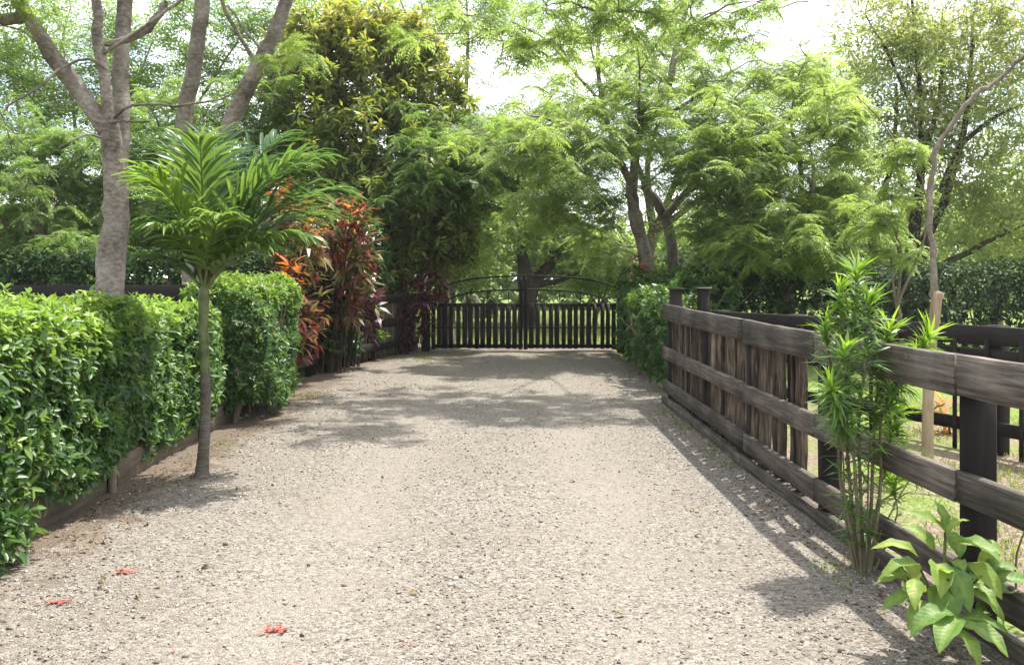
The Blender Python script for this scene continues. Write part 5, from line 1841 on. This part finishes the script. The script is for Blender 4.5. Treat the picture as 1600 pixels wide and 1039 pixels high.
def leaf_litter():
    r = np.random.default_rng(91)
    n1, n2, n3 = 1500, 500, 500
    y1 = r.uniform(3.5, 12, n1)
    x1 = -2.82 + np.abs(r.normal(0, .28, n1))
    y2 = r.uniform(3.4, 11, n2)
    x2 = 1.86 - np.abs(r.normal(0, .14, n2))
    y3, x3 = r.uniform(12, 18.3, n3), r.uniform(-2.6, 2.0, n3)
    p = np.stack([np.concatenate([x1, x2, x3]), np.concatenate([y1, y2, y3]), np.zeros(n1 + n2 + n3)], 1)
    p[:, 2] = drive_z(p) + .004
    n = len(p)
    a = r.uniform(0, 6.28, n)
    d = np.stack([np.cos(a), np.sin(a), r.normal(0, .15, n)], 1)
    V, F, ids = leaves(T_ELL, p, d, np.array([0, 0, 1.]) + r.normal(0, .35, (n, 3)), r.uniform(.012, .045, n), r.uniform(.006, .018, n))
    t = np.zeros((len(F), 3))
    t[:, 0] = r.uniform(0, .8, n)[ids]
    o = add('leaf_litter', V, F, M['dry'], tint=t, kind='stuff')
    o['label'] = 'fine brown leaf litter along the edges of the drive'
    o['category'] = 'litter'


leaf_litter()


def paddock_bits():
    # red and yellow bromeliad in the paddock
    b = np.array([(1470 - 800) / FPX * 9.0, 9.0, -.03])
    hd = [b + np.array([0, 0, .16]), b + np.array([.05, .02, .3])]
    rosette_bush('bromeliad', 'small red and yellow bromeliad on the earth behind the pale cut post', b, hd, M['croton'], 2001, .2, .045, 9, (.3, 1.0), (0, 1), cat='plant')
    # stand-ins for one grey and one dark unidentified shape in the meadow
    r = np.random.default_rng(5)
    for nm, lb, ct, px, py, dd, s, mat in (('grey_form', 'rounded grey form, unidentified, in the meadow beyond the gate', 'grey_form', 737, 470, 34.0, (.38, .3, .3), 'bark_grey'),
                                           ('dark_form', 'dark upright form, unidentified, beside the grey one beyond the gate', 'dark_form', 768, 462, 34.0, (.2, .2, .42), 'bark_dark')):
        c = P(px, py, dd)
        n, m = 14, 10
        th = np.linspace(0, 2 * math.pi, n, endpoint=False)
        zz = np.linspace(0, 1, m)
        top = c[2] + s[2]
        prof = np.sqrt(np.clip(1 - zz ** 4, 0.02, 1)) if nm == 'grey_form' else np.clip(1.3 - .5 * zz, .1, 2)
        V = np.stack([c[0] + s[0] * prof[:, None] * np.cos(th)[None] * r.uniform(.85, 1.15, (m, n)), c[1] + s[1] * prof[:, None] * np.sin(th)[None] * r.uniform(.85, 1.15, (m, n)),
                      -.05 + (top + .05) * zz[:, None] * np.ones((1, n)) + r.normal(0, .02, (m, n))], -1).reshape(-1, 3)
        idx = np.arange(n * m).reshape(m, n)
        nx = np.roll(idx, -1, 1)
        F = np.stack([idx[:-1], nx[:-1], nx[1:], idx[1:]], -1).reshape(-1, 4)
        last = idx[-1]
        F = np.vstack([F] + [[[last[0], last[j], last[j + 1], last[j + 2]]] for j in range(1, n - 2, 2)])
        t = thing(nm, lb, ct, (c[0], c[1], 0))
        add('body', V, F, M[mat], t, smooth=True)


paddock_bits()


# ================================================================== AIR
def haze(density=0.0005):
    x, y0, y1, z0, z1 = 190, -70, 250, -1.2, 16
    V = np.array([[-x, y0, z0], [x, y0, z0], [x, y1, z0], [-x, y1, z0], [-x, y0, z1], [x, y0, z1], [x, y1, z1], [-x, y1, z1]], float)
    F = np.array([[0, 3, 2, 1], [4, 5, 6, 7], [0, 1, 5, 4], [1, 2, 6, 5], [2, 3, 7, 6], [3, 0, 4, 7]])
    m, n, l, out = nt('humid_air')
    v = n.new('ShaderNodeVolumePrincipled')
    v.inputs['Color'].default_value = (0.93, 0.96, 1.0, 1)
    v.inputs['Density'].default_value = density
    v.inputs['Anisotropy'].default_value = 0.35
    l.new(v.outputs[0], out.inputs['Volume'])
    o = add('haze', V, F, m, kind='stuff')
    o['label'] = 'thin bright humid haze filling the air'
    o['category'] = 'haze'


haze()
